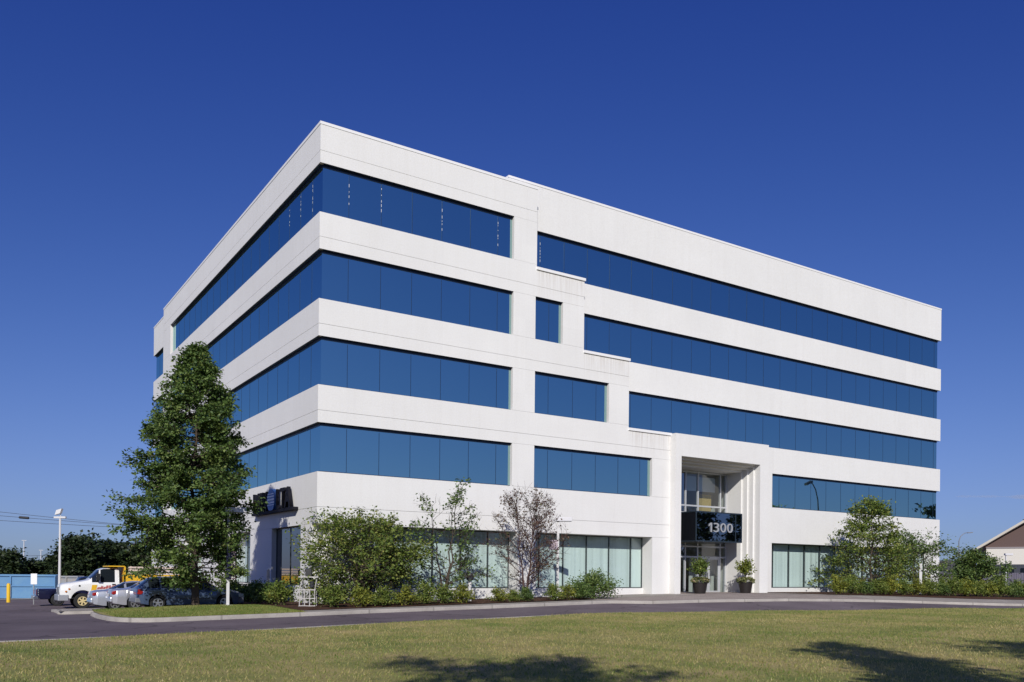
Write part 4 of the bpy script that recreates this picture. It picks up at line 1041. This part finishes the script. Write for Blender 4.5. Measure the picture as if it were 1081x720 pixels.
def car(kind, label, x, y, col, rz=0.0, group=None):
    z = hz(x + 2.3, y)
    if kind == 'wagon':
        r = thing("parked_car", label, "car", (x, y, z), rz, group); L, W = 4.65, 1.76
        prof = dict(top=[(0, .80), (.04, .95), (.12, 1.00), (.62, 1.40), (1.0, 1.455), (1.9, 1.475), (2.5, 1.44), (2.95, 1.30), (3.5, .99), (3.9, .93), (4.4, .80), (4.6, .68), (4.65, .55)],
                    shoulder=[(0, .78), (.1, .93), (.5, .965), (3.4, .93), (3.9, .89), (4.4, .76), (4.65, .52)],
                    halfw=[(0, .74), (.08, .80), (.3, .86), (1, .88), (3.6, .88), (4.3, .82), (4.55, .70), (4.65, .62)],
                    topw=[(0, .70), (.12, .72), (.62, .58), (1.0, .585), (2.5, .60), (2.95, .62), (3.5, .72), (4.3, .70), (4.65, .5)], bottom=[(0, .36), (.2, .26), (.5, .2), (4.2, .2), (4.65, .3)])
        loft_car(r, L, W, prof, paint(*col), (.86, 3.72), .37, .31, [(.14, .58), (2.58, 3.46)], (.50, 3.30), [(.95, 1.03), (1.86, 1.95), (2.78, 2.84)], .95)
        ax = (.86, 3.72)
        MB().obox((.10, -.80, .80), (.07, -.02, 0), (.02, .07, 0), (0, 0, .11)).obox((.10, .80, .80), (.07, .02, 0), (.02, -.07, 0), (0, 0, .11)).build  # cluster shape
        for s in (-1, 1):
            MB().prism([(.015, .70), (.20, .70), (.26, .79), (.17, .93), (.06, .91)], 'y', s * .755, s * .878).build("tail_light", [REDL], r)
            MB().prism([(4.36, .58), (4.60, .55), (4.57, .70), (4.36, .74)], 'y', s * .55, s * .82).build("headlight", mat("headlight", (.6, .62, .62), .1, .2), r)
            MB().obox((3.08, s * .96, .98), (.07, 0, 0), (0, .09, 0), (0, 0, .06)).build("mirror", paint(*col), r, bevel=.02)
            for hx_ in (1.30, 2.30): MB().box(hx_, hx_ + .17, s * .868, s * .895, .80, .825).build("door_handle", paint(*col), r)
        MB().prism([(-.05, .34), (.30, .32), (.30, .52), (-.03, .54)], 'y', -.80, .80).build("bumper", mat("grey_bumper", (.16, .17, .19), .5), r, bevel=.03)
        g = MB()
        for s in (-1, 1):
            g.box(.9 + .37, 3.72 - .37, s * .876, s * .886, .50, .53)
            for dx in (1.0, 1.90, 2.86): g.box(dx, dx + .012, s * .862, s * .872, .36, .92)
        g.build("trim", mat("trim_dark", (.03, .035, .045), .5), r)
        wr, rr = .31, .205
    else:
        r = thing("parked_car", label, "car", (x, y, z), rz, group); L, W = 4.75, 1.80
        prof = dict(top=[(0, .72), (.05, .90), (.25, .96), (.75, .985), (1.05, 1.10), (1.55, 1.36), (1.9, 1.41), (2.5, 1.41), (2.85, 1.33), (3.55, .98), (4.0, .90), (4.5, .74), (4.7, .60), (4.75, .5)],
                    shoulder=[(0, .70), (.08, .88), (.5, .93), (1.2, .95), (3.4, .90), (4.0, .85), (4.5, .70), (4.75, .48)],
                    halfw=[(0, .62), (.06, .72), (.25, .83), (.8, .89), (3.7, .89), (4.4, .80), (4.65, .66), (4.75, .56)],
                    topw=[(0, .55), (.25, .70), (.8, .72), (1.15, .64), (1.6, .57), (2.5, .59), (2.9, .62), (3.55, .72), (4.4, .66), (4.75, .45)], bottom=[(0, .40), (.12, .28), (.5, .2), (4.3, .2), (4.75, .3)])
        loft_car(r, L, W, prof, paint(*col), (1.02, 3.78), .37, .31, [(.86, 1.52), (2.62, 3.50)], (1.15, 3.30), [(1.45, 1.55), (2.14, 2.22), (2.90, 2.95)], .92)
        for s in (-1, 1):
            pts = [(.0 + .02, .74), (.10, .70), (.36, .76), (.44, .83), (.20, .88), (.05, .86)]
            MB().prism(pts, 'y', s * .62, s * (.80)).build("tail_light", REDL, r, bevel=.03)
            MB().prism([(4.46, .56), (4.68, .54), (4.62, .66), (4.46, .70)], 'y', s * .45, s * .76).build("headlight", mat("headlight", (.6, .62, .62), .1, .2), r)
            MB().obox((3.08, s * .97, .95), (.07, 0, 0), (0, .09, 0), (0, 0, .06)).build("mirror", paint(*col), r, bevel=.02)
            for hx_ in (1.62, 2.52): MB().box(hx_, hx_ + .17, s * .88, s * .905, .76, .785).build("door_handle", paint(*col), r)
        MB().prism([(-.04, .36), (.28, .34), (.28, .55), (-.02, .60)], 'y', -.72, .72).build("bumper", paint(*col), r, bevel=.05)
        MB().box(-.05, -.03, -.26, .26, .62, .74).build("number_plate", mat("plate_white", (.6, .6, .62), .5), r)
        wr, rr = .31, .20; ax = (1.02, 3.78)
    for wx in ax:
        for s in (-1, 1): wheel(r, wx, s * .78, wr, .20, rr)
    return r
car('wagon', "blue-grey estate car parked nearest, behind the tall tree and verge", -7.42, 2.5, ("blue_grey_paint", (.085, .125, .22), .45))
car('sedan', "silver sedan parked between the blue-grey estate and another silver sedan", -8.0, 5.35, ("silver_paint", (.52, .52, .55), .55))
car('sedan', "silver sedan parked nearest the white truck, its red tail light showing", -8.45, 8.1, ("pale_silver_paint", (.50, .52, .56), .55))

# dump truck, nose to the left
tk = thing("dump_truck", "white cab dump truck with yellow box and red door lettering", "truck", (-8.95, 16.9, hz(-7.5, 16.5) - .02), 0)
TW = ("truck_white", (.78, .78, .76), 0.0); YEL = mat("truck_yellow", (.72, .42, .02), .45)
prof = dict(top=[(0, 1.20), (.03, 1.36), (.2, 1.43), (1.0, 1.56), (1.40, 1.64), (1.50, 1.68), (2.02, 2.24), (2.2, 2.31), (2.9, 2.33), (3.02, 2.29), (3.05, 2.2)],
            shoulder=[(0, 1.12), (.03, 1.26), (.2, 1.32), (1.4, 1.46), (1.6, 1.50), (3.05, 1.50)],
            halfw=[(0, .82), (.06, .90), (.4, .98), (1.3, 1.0), (1.6, 1.0), (3.05, 1.0)],
            topw=[(0, .74), (.3, .80), (1.4, .86), (2.1, .80), (2.9, .82), (3.05, .80)], bottom=[(0, .66), (.1, .56), (1.8, .55), (3.05, .55)])
loft_car(tk, 3.05, 2.0, prof, paint(*TW), (1.14,), .60, .44, [(1.54, 2.0)], (1.62, 2.82), [(1.98, 2.06)], 1.5, zb=.55)
MB().box(-.10, .42, -1.0, 1.0, .46, .80).build("bumper", mat("grey_steel_bumper", (.42, .43, .46), .4, .4), tk, bevel=.03)
MB().box(-.025, .03, -.52, .52, .84, 1.22).build("grille", mat("grille_grey", (.20, .2, .2), .5), tk)
for s in (-1, 1):
    MB().box(-.03, .03, s * .62 - .13, s * .62 + .13, .92, 1.16).build("headlight", mat("headlight", (.6, .62, .62), .1, .2), tk)
    MB().box(1.80, 2.0, s * 1.18 - .09, s * 1.18 + .09, 1.62, 2.0).tube([(1.85, s * .98, 1.62), (1.87, s * 1.14, 1.68)], .02, 6).build("mirror", mat("mirror_black", (.02, .02, .02), .4), tk)
    MB().box(2.66, 2.84, s * .995, s * 1.03, 1.36, 1.42).build("door_handle", mat("mirror_black", (.02, .02, .02), .4), tk)
    wheel(tk, 1.14, s * .84, .44, .26, .25, mat("cream_rim", (.62, .50, .25), .5), 6)
    wheel(tk, 5.6, s * .80, .44, .46, .25, mat("cream_rim", (.62, .50, .25), .5), 6)
for x, z, c in ((.46, 1.12, "amber_lens"), (.30, .98, "amber_lens"), (.98, 1.30, "mirror_black")):
    MB().lathe([(.0, -.999), (.055, -.999), (.045, -1.012), (0, -1.014)], 12, (x, 0, z), 'y').build("side_marker", MATS[c], tk)
MB().prism([(1.56, 1.02), (1.82, 1.02), (1.88, 1.36), (1.62, 1.36)], 'y', -1.012, -1.002).build("door_emblem", YEL, tk)
# lettering on the door, too small to read in the photograph: a slanted run of red strokes
lt = MB(); xx = 1.86; rr_ = random.Random(4)
while xx < 2.78:
    hgt = rr_.choice((.13, .13, .2, .13, .17)); wd = rr_.choice((.05, .065, .075)); sl = .05; z0 = 1.10 + (xx - 1.86) * .06
    lt.prism([(xx, z0), (xx + wd * .6, z0), (xx + wd * .6 + sl, z0 + hgt), (xx + sl, z0 + hgt)], 'y', -1.012, -1.003)
    if rr_.random() < .7: lt.prism([(xx + wd * .62, z0 + .045), (xx + wd * 1.0, z0 + .045), (xx + wd * 1.0 + .02, z0 + .085), (xx + wd * .62 + .02, z0 + .085)], 'y', -1.0125, -1.0035)
    xx += wd * 1.08
lt.build("door_lettering", mat("red_letter", (.42, .03, .02), .5), tk)
MB().box(3.0, 7.2, -.45, .45, .5, .82).build("chassis_rail", UNDER, tk)
bx = MB()
bx.box(3.28, 3.36, -1.12, 1.12, .95, 2.42); bx.box(3.28, 7.1, -1.12, -1.05, .95, 1.95); bx.box(3.28, 7.1, 1.05, 1.12, .95, 1.95); bx.box(3.28, 7.1, -1.12, 1.12, .88, .95); bx.box(7.03, 7.1, -1.05, 1.05, .95, 1.95)
bx.box(2.45, 3.30, -1.10, 1.10, 2.40, 2.46)
for x in (4.1, 4.9, 5.7, 6.5): bx.box(x, x + .10, -1.17, -1.12, .95, 1.95)
bx.build("dump_box", YEL, tk)
rk = MB()
for z in (2.0, 2.16, 2.32): rk.box(3.5, 7.1, -1.11, -1.07, z, z + .1)
for x in (3.6, 4.4, 5.2, 6.0, 6.8): rk.box(x, x + .08, -1.065, -1.0, 1.95, 2.44)
rk.build("stake_rail", mat("pale_boards", (.62, .5, .42), .8), tk)
# navy pickup, tail to the left
pk = thing("pickup_truck", "navy pickup truck with chrome rear bumper beyond the white truck", "pickup", (-9.75, 21.6, hz(-9, 21.5)))
prof = dict(top=[(0, .98), (.02, 1.06), (2.0, 1.08), (2.05, 1.10), (2.35, 1.72), (2.6, 1.78), (3.3, 1.78), (3.6, 1.70), (4.1, 1.20), (4.3, 1.14), (5.0, 1.08), (5.3, 1.0), (5.4, .8)],
            shoulder=[(0, .96), (.02, 1.04), (2.0, 1.06), (2.4, 1.08), (4.1, 1.06), (5.0, 1.0), (5.4, .75)],
            halfw=[(0, .90), (.1, .95), (4.8, .95), (5.3, .88), (5.4, .8)], topw=[(0, .82), (2.0, .84), (2.4, .70), (3.5, .72), (4.2, .80), (5.4, .7)], bottom=[(0, .55), (.2, .42), (5.0, .4), (5.4, .45)])
loft_car(pk, 5.4, 1.9, prof, paint("navy_paint", (.010, .012, .045), .3), (1.15, 4.4), .44, .37, [(2.08, 2.34), (3.62, 4.08)], (2.4, 3.9), [(3.1, 3.16)], 1.07, zb=.4)
MB().box(-.14, .12, -.92, .92, .42, .62).build("bumper", CHROME, pk, bevel=.02)
for s in (-1, 1):
    MB().box(-.012, .06, s * .80 - .08, s * .80 + .08, .70, .98).build("tail_light", REDL, pk)
    for wx in (1.15, 4.4): wheel(pk, wx, s * .82, .37, .24, .22, CHROME, 6)
    for zz in (.66, .80, .94): MB().box(.09, .12, s * .951 - .01, s * .951 + .01, zz, zz + .07).build("side_marker", MATS["white_letter"], pk)

# ------------------------------------------------------------------ car park edge: skips, bollard, signs, lamp
BLUE = mat("container_blue", (.085, .22, .42), .55, noise=(1.3, (.12, .26, .42)))
def skip(name, label, p, q, depth, H, M, ribs, z, rough_end=False):
    p, q = Vector((*p, 0)), Vector((*q, 0)); d = (q - p); L = d.length; a = math.atan2(d.y, d.x)
    r = thing(name, label, "container", (p.x, p.y, z), a)
    b = MB(); t = .06
    b.box(0, L, 0, t, .12, H); b.box(0, L, depth - t, depth, .12, H); b.box(0, t, t, depth - t, .12, H); b.box(L - t, L, t, depth - t, .12, H); b.box(0, L, 0, depth, .06, .12)
    b.build("shell", M, r)
    rb = MB()
    for i in range(ribs + 1):
        x = L * i / ribs; rb.box(max(0, x - .05), min(L, x + .05), -.09, -.002, .14, H - .1)
    rb.build("rib", M, r)
    MB().box(-.03, L + .03, -.10, .03, H - .10, H + .03).box(-.03, L + .03, depth - .03, depth + .05, H - .1, H + .03).box(0, L, -.08, -.002, H * .52, H * .52 + .07).build("top_rail", M, r)
    MB().box(.1, L - .1, .25, .45, -.02, .06).box(.1, L - .1, depth - .45, depth - .25, -.02, .06).build("skid", UNDER, r)
    return r
skip("roll_off_container", "long blue steel roll-off container with vertical ribs at the car park edge", (-19.0, 38.6), (-7.3, 36.1), 2.3, 1.82, BLUE, 8, -.40)
skip("waste_container", "short grey-blue container behind the right end of the long blue one", (-7.4, 44.6), (-4.9, 43.6), 1.8, 1.65, mat("container_grey", (.22, .27, .33), .6, noise=(2, (.30, .26, .22))), 3, -.36)
strip("container_pad", [(-24, 37.4), (-6.5, 33.8)], [(-24, 42), (-6.5, 39)], .03, CURBM, nu=20, nv=4)
bo = thing("bollard", "yellow steel bollard in front of the blue container", "bollard", (-10.74, 29.3, hz(-10.74, 29.3)))
MB().lathe([(.12, 0), (.12, 1.18), (.10, 1.26), (.04, 1.30)], 14).build("post", mat("bollard_yellow", (.75, .47, .02), .5), bo, smooth=True)
sn = thing("parking_sign", "white plate parking sign on a thin post beside the navy pickup", "sign", (-9.62, 24.2, hz(-9.6, 24.2)))
MB().tube([(0, 0, 0), (0, 0, 1.9)], .03, 6).build("post", mat("sign_post_grey", (.3, .3, .3), .5), sn)
MB().obox((0, -.05, 1.62), _r * .20, _f * .012, (0, 0, .34)).build("panel", mat("sign_white", (.78, .78, .78), .5), sn)
fl_ = thing("flood_lamp_post", "tall white pole with a flat bar and floodlight above the containers", "lamp post", (-7.12, 35.0, hz(-7.1, 35)))
MB().tube([(0, 0, 0), (0, 0, 6.1)], [.10, .07], 10).build("pole", POSTM, fl_, smooth=True)
MB().obox((0, 0, 6.13), _r * .44, _f * .09, (0, 0, .07)).build("cross_bar", POSTM, fl_)
MB().obox((-.08, 0, 6.55), _r * .20 + Vector((0, 0, .06)), _f * .14, (.05, 0, .18)).tube([(.05, 0, 6.2), (0, 0, 6.45)], .03, 6).build("floodlight", POSTM, fl_)

# ------------------------------------------------------------------ background left
TL = "trees beyond the car park"
def bgtree(label, depth, px, top, wid, seed, nm="broadleaf_tree", base_z=-.4, leafM=LEAF_D, group=TL, n=5200, leaf=.42):
    c = Vector(CAM); d = _f * 915.9 + _r * (px - 540.5); d.z = 0; p = c + d * (depth / 915.9)
    H = top * .74; W = wid * .8
    return tree(nm, label, "tree", (p.x, p.y, base_z), H, [(0, W * .55), (.12, W * .9), (.35, W), (.6, W * .85), (.82, W * .55), (1, W * .2)], seed, leafM, nb=55, n_leaf=n, leaf=leaf, r0=.25, base=.08, up=.45, bend=.01, clump=.5, sub=4, stems=1)
bgtree("biggest dark tree directly behind the white truck and floodlight pole", 105, 82, 7.4, 3.6, 401, n=9000)
bgtree("dark tree seen between the yellow box and the tall pyramidal tree", 112, 120, 7.0, 3.4, 402, n=8000)
bgtree("dark tree mostly hidden behind the tall pyramidal tree", 112, 152, 6.6, 3.6, 403)
bgtree("low dark tree behind the blue container near the left picture edge", 118, 9, 5.6, 2.2, 404)
bgtree("low dark tree rising at the left picture edge", 120, -18, 4.6, 3.2, 405)
bgtree("lowest dark tree behind the blue container below the pale masts", 122, 31, 3.6, 2.6, 406, n=3500)
bgtree("low dark tree just left of the floodlight pole", 124, 52, 3.9, 2.4, 407, n=3500)
bgtree("dark tree behind the lower trees on the far left", 128, -45, 5.0, 3.5, 408)
def at(depth, px, z):
    c = Vector(CAM); d = _f * 915.9 + _r * (px - 540.5); d.z = 0; p = c + d * (depth / 915.9); return (p.x, p.y, z)
PALE = mat("pale_mast", (.55, .56, .60), .6)
for px, dep, H in ((25, 260, 11.0), (43, 280, 8.6)):
    r = thing("lamp_mast", "taller pale mast far beyond the trees on the left" if px == 25 else "shorter pale mast far beyond the trees, right of the taller one", "mast", at(dep, px, -.4), 0, "pale masts on the left horizon")
    MB().tube([(0, 0, 0), (0, 0, H)], [.22, .14], 8).build("pole", PALE, r); MB().box(-.6, .6, -.2, .2, H - .1, H + .12).build("lamp_head", PALE, r)
WIRE = mat("wire_black", (.03, .03, .035), .6)
for i, (y0, y1, lab) in enumerate(((541.0, 553.5, "uppermost dark overhead wire in the sky left of the tall tree"), (545.0, 554.0, "middle dark overhead wire with a fat splice case"), (550.0, 556.5, "lowest of the three dark overhead wires near each other"), (588.0, 583.0, "thin overhead wire low above the distant tree tops"))):
    dep = 150; pa = Vector(at(dep, -160, 0)); pb = Vector(at(dep, 380, 0))
    ka = (602 - y0) / 915.9 * dep + 1.8; kb = (602 - y1) / 915.9 * dep + 1.8; sl = (kb - ka) / 135.0
    r = thing("overhead_wire", lab, "wire", (0, 0, 0), 0, "overhead wires")
    pts = []
    for k in range(25):
        t = k / 24; px = -160 + 540 * t; z = ka + sl * px + 2.2 * ((t - .42) ** 2) - .05
        p = pa.lerp(pb, t); p.z = z; pts.append(p)
    MB().tube(pts, .035 if i < 3 else .03, 5).build("cable", WIRE, r)
    if i == 1:
        q = pts[8].lerp(pts[9], .0); q2 = pts[8].lerp(pts[9], .42)
        MB().tube([q.lerp(q2, -.1), q, q2, q.lerp(q2, 1.1)], [.06, .22, .22, .06], 8).build("splice_case", WIRE, r)

# ------------------------------------------------------------------ background right
def basis(depth, px, z):
    return Vector(at(depth, px, z))
_bd = Vector((_r.x, _r.y, 0)).normalized(); _bd.rotate(Matrix.Rotation(math.radians(-40), 3, 'Z'))
_bp = Vector(at(120, 1041, .62)) + _bd * 10.6
barn = thing("barn", "cream building with brown gable and pale roof edge at the far right", "barn", _bp, math.atan2(_bd.y, _bd.x))
hw, ev, pk_ = 11.6, 5.55, 12.6
CRM = mat("cream_siding", (.74, .70, .62), .8); BRN = mat("brown_siding", (.13, .085, .075), .8)
MB().box(-hw + 1.0, hw - 1.0, 0, 16, 3.2, ev).build("wall", CRM, barn)
MB().box(-hw + 1.0, hw - 1.0, .05, 16, 0, 3.19).build("lower_wall", mat("dark_wall", (.055, .06, .075), .6), barn)
MB().prism([(-hw + .6, ev + .002), (hw - .6, ev + .002), (0, pk_ - .5)], 'y', .15, 15.9).build("gable", BRN, barn)
rf = MB()
for s in (-1, 1):
    rf.prism([(s * (hw + .7), ev - .75), (0, pk_), (0, pk_ + .35), (s * (hw + .7), ev - .40)], 'y', -.7, 16.7)
rf.build("roof", mat("pale_roof", (.62, .57, .48), .7), barn)
MB().box(-hw + 1, hw - 1, -.06, -.002, ev - .18, ev + .02).build("trim", mat("trim_grey", (.30, .27, .27), .7), barn)
for x in (-8.6, -6.4, -4.2, -2.0, .2):
    MB().box(x, x + 1.4, -.05, .03, 1.5, 2.7).build("window", CARGLASS, barn)
hs2 = thing("far_house", "low distant house with a dark roof left of the small dark tree", "house", at(150, 1003, .62), math.atan2(_r.y, _r.x))
MB().box(-4, 2.2, 0, 7, 0, 2.6).build("wall", mat("house_grey", (.16, .17, .22), .8), hs2)
MB().prism([(-4.5, 2.6), (2.7, 2.6), (1.0, 4.3), (-3, 4.3)], 'y', -.4, 7.4).build("roof", mat("dark_roof", (.05, .05, .06), .8), hs2)
MB().box(.2, 1.3, -.05, .02, .6, 2.1).build("window", mat("pale_window", (.6, .62, .66), .3), hs2)
fn = thing("wooden_fence", "grey-mauve board fence between the hedge and the cream building", "fence", at(104, 1045, .62), math.atan2(_r.y, _r.x))
fb = MB()
for i in range(70): fb.box(-8 + i * .28, -8 + i * .28 + .25, 0, .04, 0, 1.95 + .03 * math.sin(i * 3.3))
fb.build("boards", mat("fence_boards", (.135, .125, .165), .85, noise=(1.5, (.10, .09, .12))), fn)
fr2 = MB()
for z in (.4, 1.5): fr2.box(-8, 11.6, .041, .12, z, z + .1)
fr2.build("rail", MATS["fence_boards"], fn)
cb = thing("cobra_lamp_post", "distant curved-arm street lamp rising above the small dark tree", "lamp post", at(125, 1012, .62), math.atan2(_r.y, _r.x))
MB().tube([(0, 0, 0), (0, 0, 6.6), (.25, 0, 7.3), (.8, 0, 7.75), (1.3, 0, 7.85)], [.10, .07, .06, .05, .05], 8).build("pole", mat("grey_pole", (.16, .17, .20), .5), cb)
MB().obox((1.6, 0, 7.83), (.35, 0, .03), (0, .12, 0), (0, 0, .07)).build("lamp_head", MATS["grey_pole"], cb)
tree("broadleaf_tree", "dark tree whose edge shows at the right picture border beyond the roof", "tree", at(135, 1096, .62), 11.5, [(0, 1.5), (.2, 2.6), (.6, 2.6), (1, .6)], 470, LEAF_D, nb=45, n_leaf=4500, leaf=.42, r0=.25, base=.25, up=.4, clump=.5, sub=4)

# ------------------------------------------------------------------ what the mirror glass shows and what shades the lawn
sl_ = thing("street_lamp", "curved-arm street lamp mirrored in the right second floor glass", "street lamp", (57.3, -14.2, .2), 0)
MB().tube([(0, 0, 0), (0, 0, 8.0), (-.1, .0, 9.2), (-.45, .0, 10.2), (-.9, 0, 10.7), (-1.2, 0, 10.85)], [.10, .07, .06, .055, .05, .05], 8).build("pole", mat("dark_pole", (.05, .05, .055), .5), sl_)
MB().obox((-1.5, 0, 10.75), (.42, 0, .18), (0, .16, 0), (-.03, 0, .10)).build("lamp_head", MATS["dark_pole"], sl_)
# trees behind the camera: their shadows lie on the lawn
def shade_tree(lab, tip, H, prof, seed, n=6500):
    g = H / math.tan(e_); x = tip[0] - math.sin(a_) * g; y = tip[1] - math.cos(a_) * g
    return tree("roadside_tree", lab, "tree", (x, y, 0), H, prof, seed, LEAF_B, nb=60, n_leaf=n, leaf=.24, r0=.2, base=.3, up=.45, clump=.22, sub=5, group="trees that shade the lawn")
shade_tree("slender tree casting the pointed shadow on the right of the lawn", (3.7, -24.9), 11.5, [(0, .5), (.35, 2.0), (.6, 1.8), (.8, 1.1), (.92, .5), (1, .12)], 501)
shade_tree("tree casting the short shadow at the right picture border", (8.0, -26.9), 11.0, [(0, .5), (.35, 2.4), (.6, 2.2), (.85, 1.4), (1, .3)], 502)
shade_tree("round tree casting the broad shadow at the bottom middle of the lawn", (-5.4, -25.3), 11.5, [(0, .5), (.3, 2.4), (.6, 2.6), (.85, 2.0), (1, .8)], 503)
rg = random.Random(9)
SPOT = [(62, -118), (72, -112), (81, -104), (91, -99), (100, -92), (108, -84), (117, -78), (126, -70), (135, -62), (144, -53), (152, -44), (50, -124), (38, -128), (24, -131)]
for i, (x, y) in enumerate(SPOT):
    tree("broadleaf_tree", "distant dark tree across the road, mirrored in the entrance sign and right hand glass", "tree", (x, y, .1), (rg.uniform(12.5, 15) if 5 <= i <= 10 else rg.uniform(7.5, 10)), [(0, 3.5), (.2, 5.6), (.5, 5.8), (.8, 3.8), (1, 1.2)], 600 + i, LEAF_D,
         nb=34, n_leaf=2600, leaf=.8, r0=.3, base=.06, up=.4, clump=.8, sub=3, group="distant trees across the road")

# a thin cloud streak low in the sky on the right
CM = bpy.data.materials.new("thin_cloud"); CM.use_nodes = True; t = CM.node_tree; t.nodes.clear()
o_ = t.nodes.new("ShaderNodeOutputMaterial"); pv = t.nodes.new("ShaderNodeVolumePrincipled")
pv.inputs['Density'].default_value = .0045; pv.inputs['Color'].default_value = (1, .97, .96, 1); pv.inputs['Anisotropy'].default_value = 0
t.links.new(pv.outputs[0], o_.inputs['Volume'])
cl = MB(); nseg, nr = 40, 10; rc = random.Random(5); Lc = 520
ph = [rc.uniform(0, 6.28) for _ in range(6)]
prof = []
for i in range(nseg + 1):
    u = -1 + 2 * i / nseg; rr = math.sqrt(max(1e-4, 1 - u * u)) * (8.5 + 3.5 * math.sin(u * 9 + ph[0]) + 2.2 * math.sin(u * 23 + ph[1]))
    prof.append((max(.2, rr), u * Lc))
cl.lathe(prof, nr, (0, 0, 0), 'x')
oc = cl.build("cloud", CM, None, smooth=True)
oc.location = at(4000, 1125, 383); oc.rotation_euler = (0, math.radians(-.15), math.atan2(_r.y, _r.x)); oc.scale = (1, 5, 1)
tag(oc, "thin faint cloud streak low in the sky at the far right", "cloud")
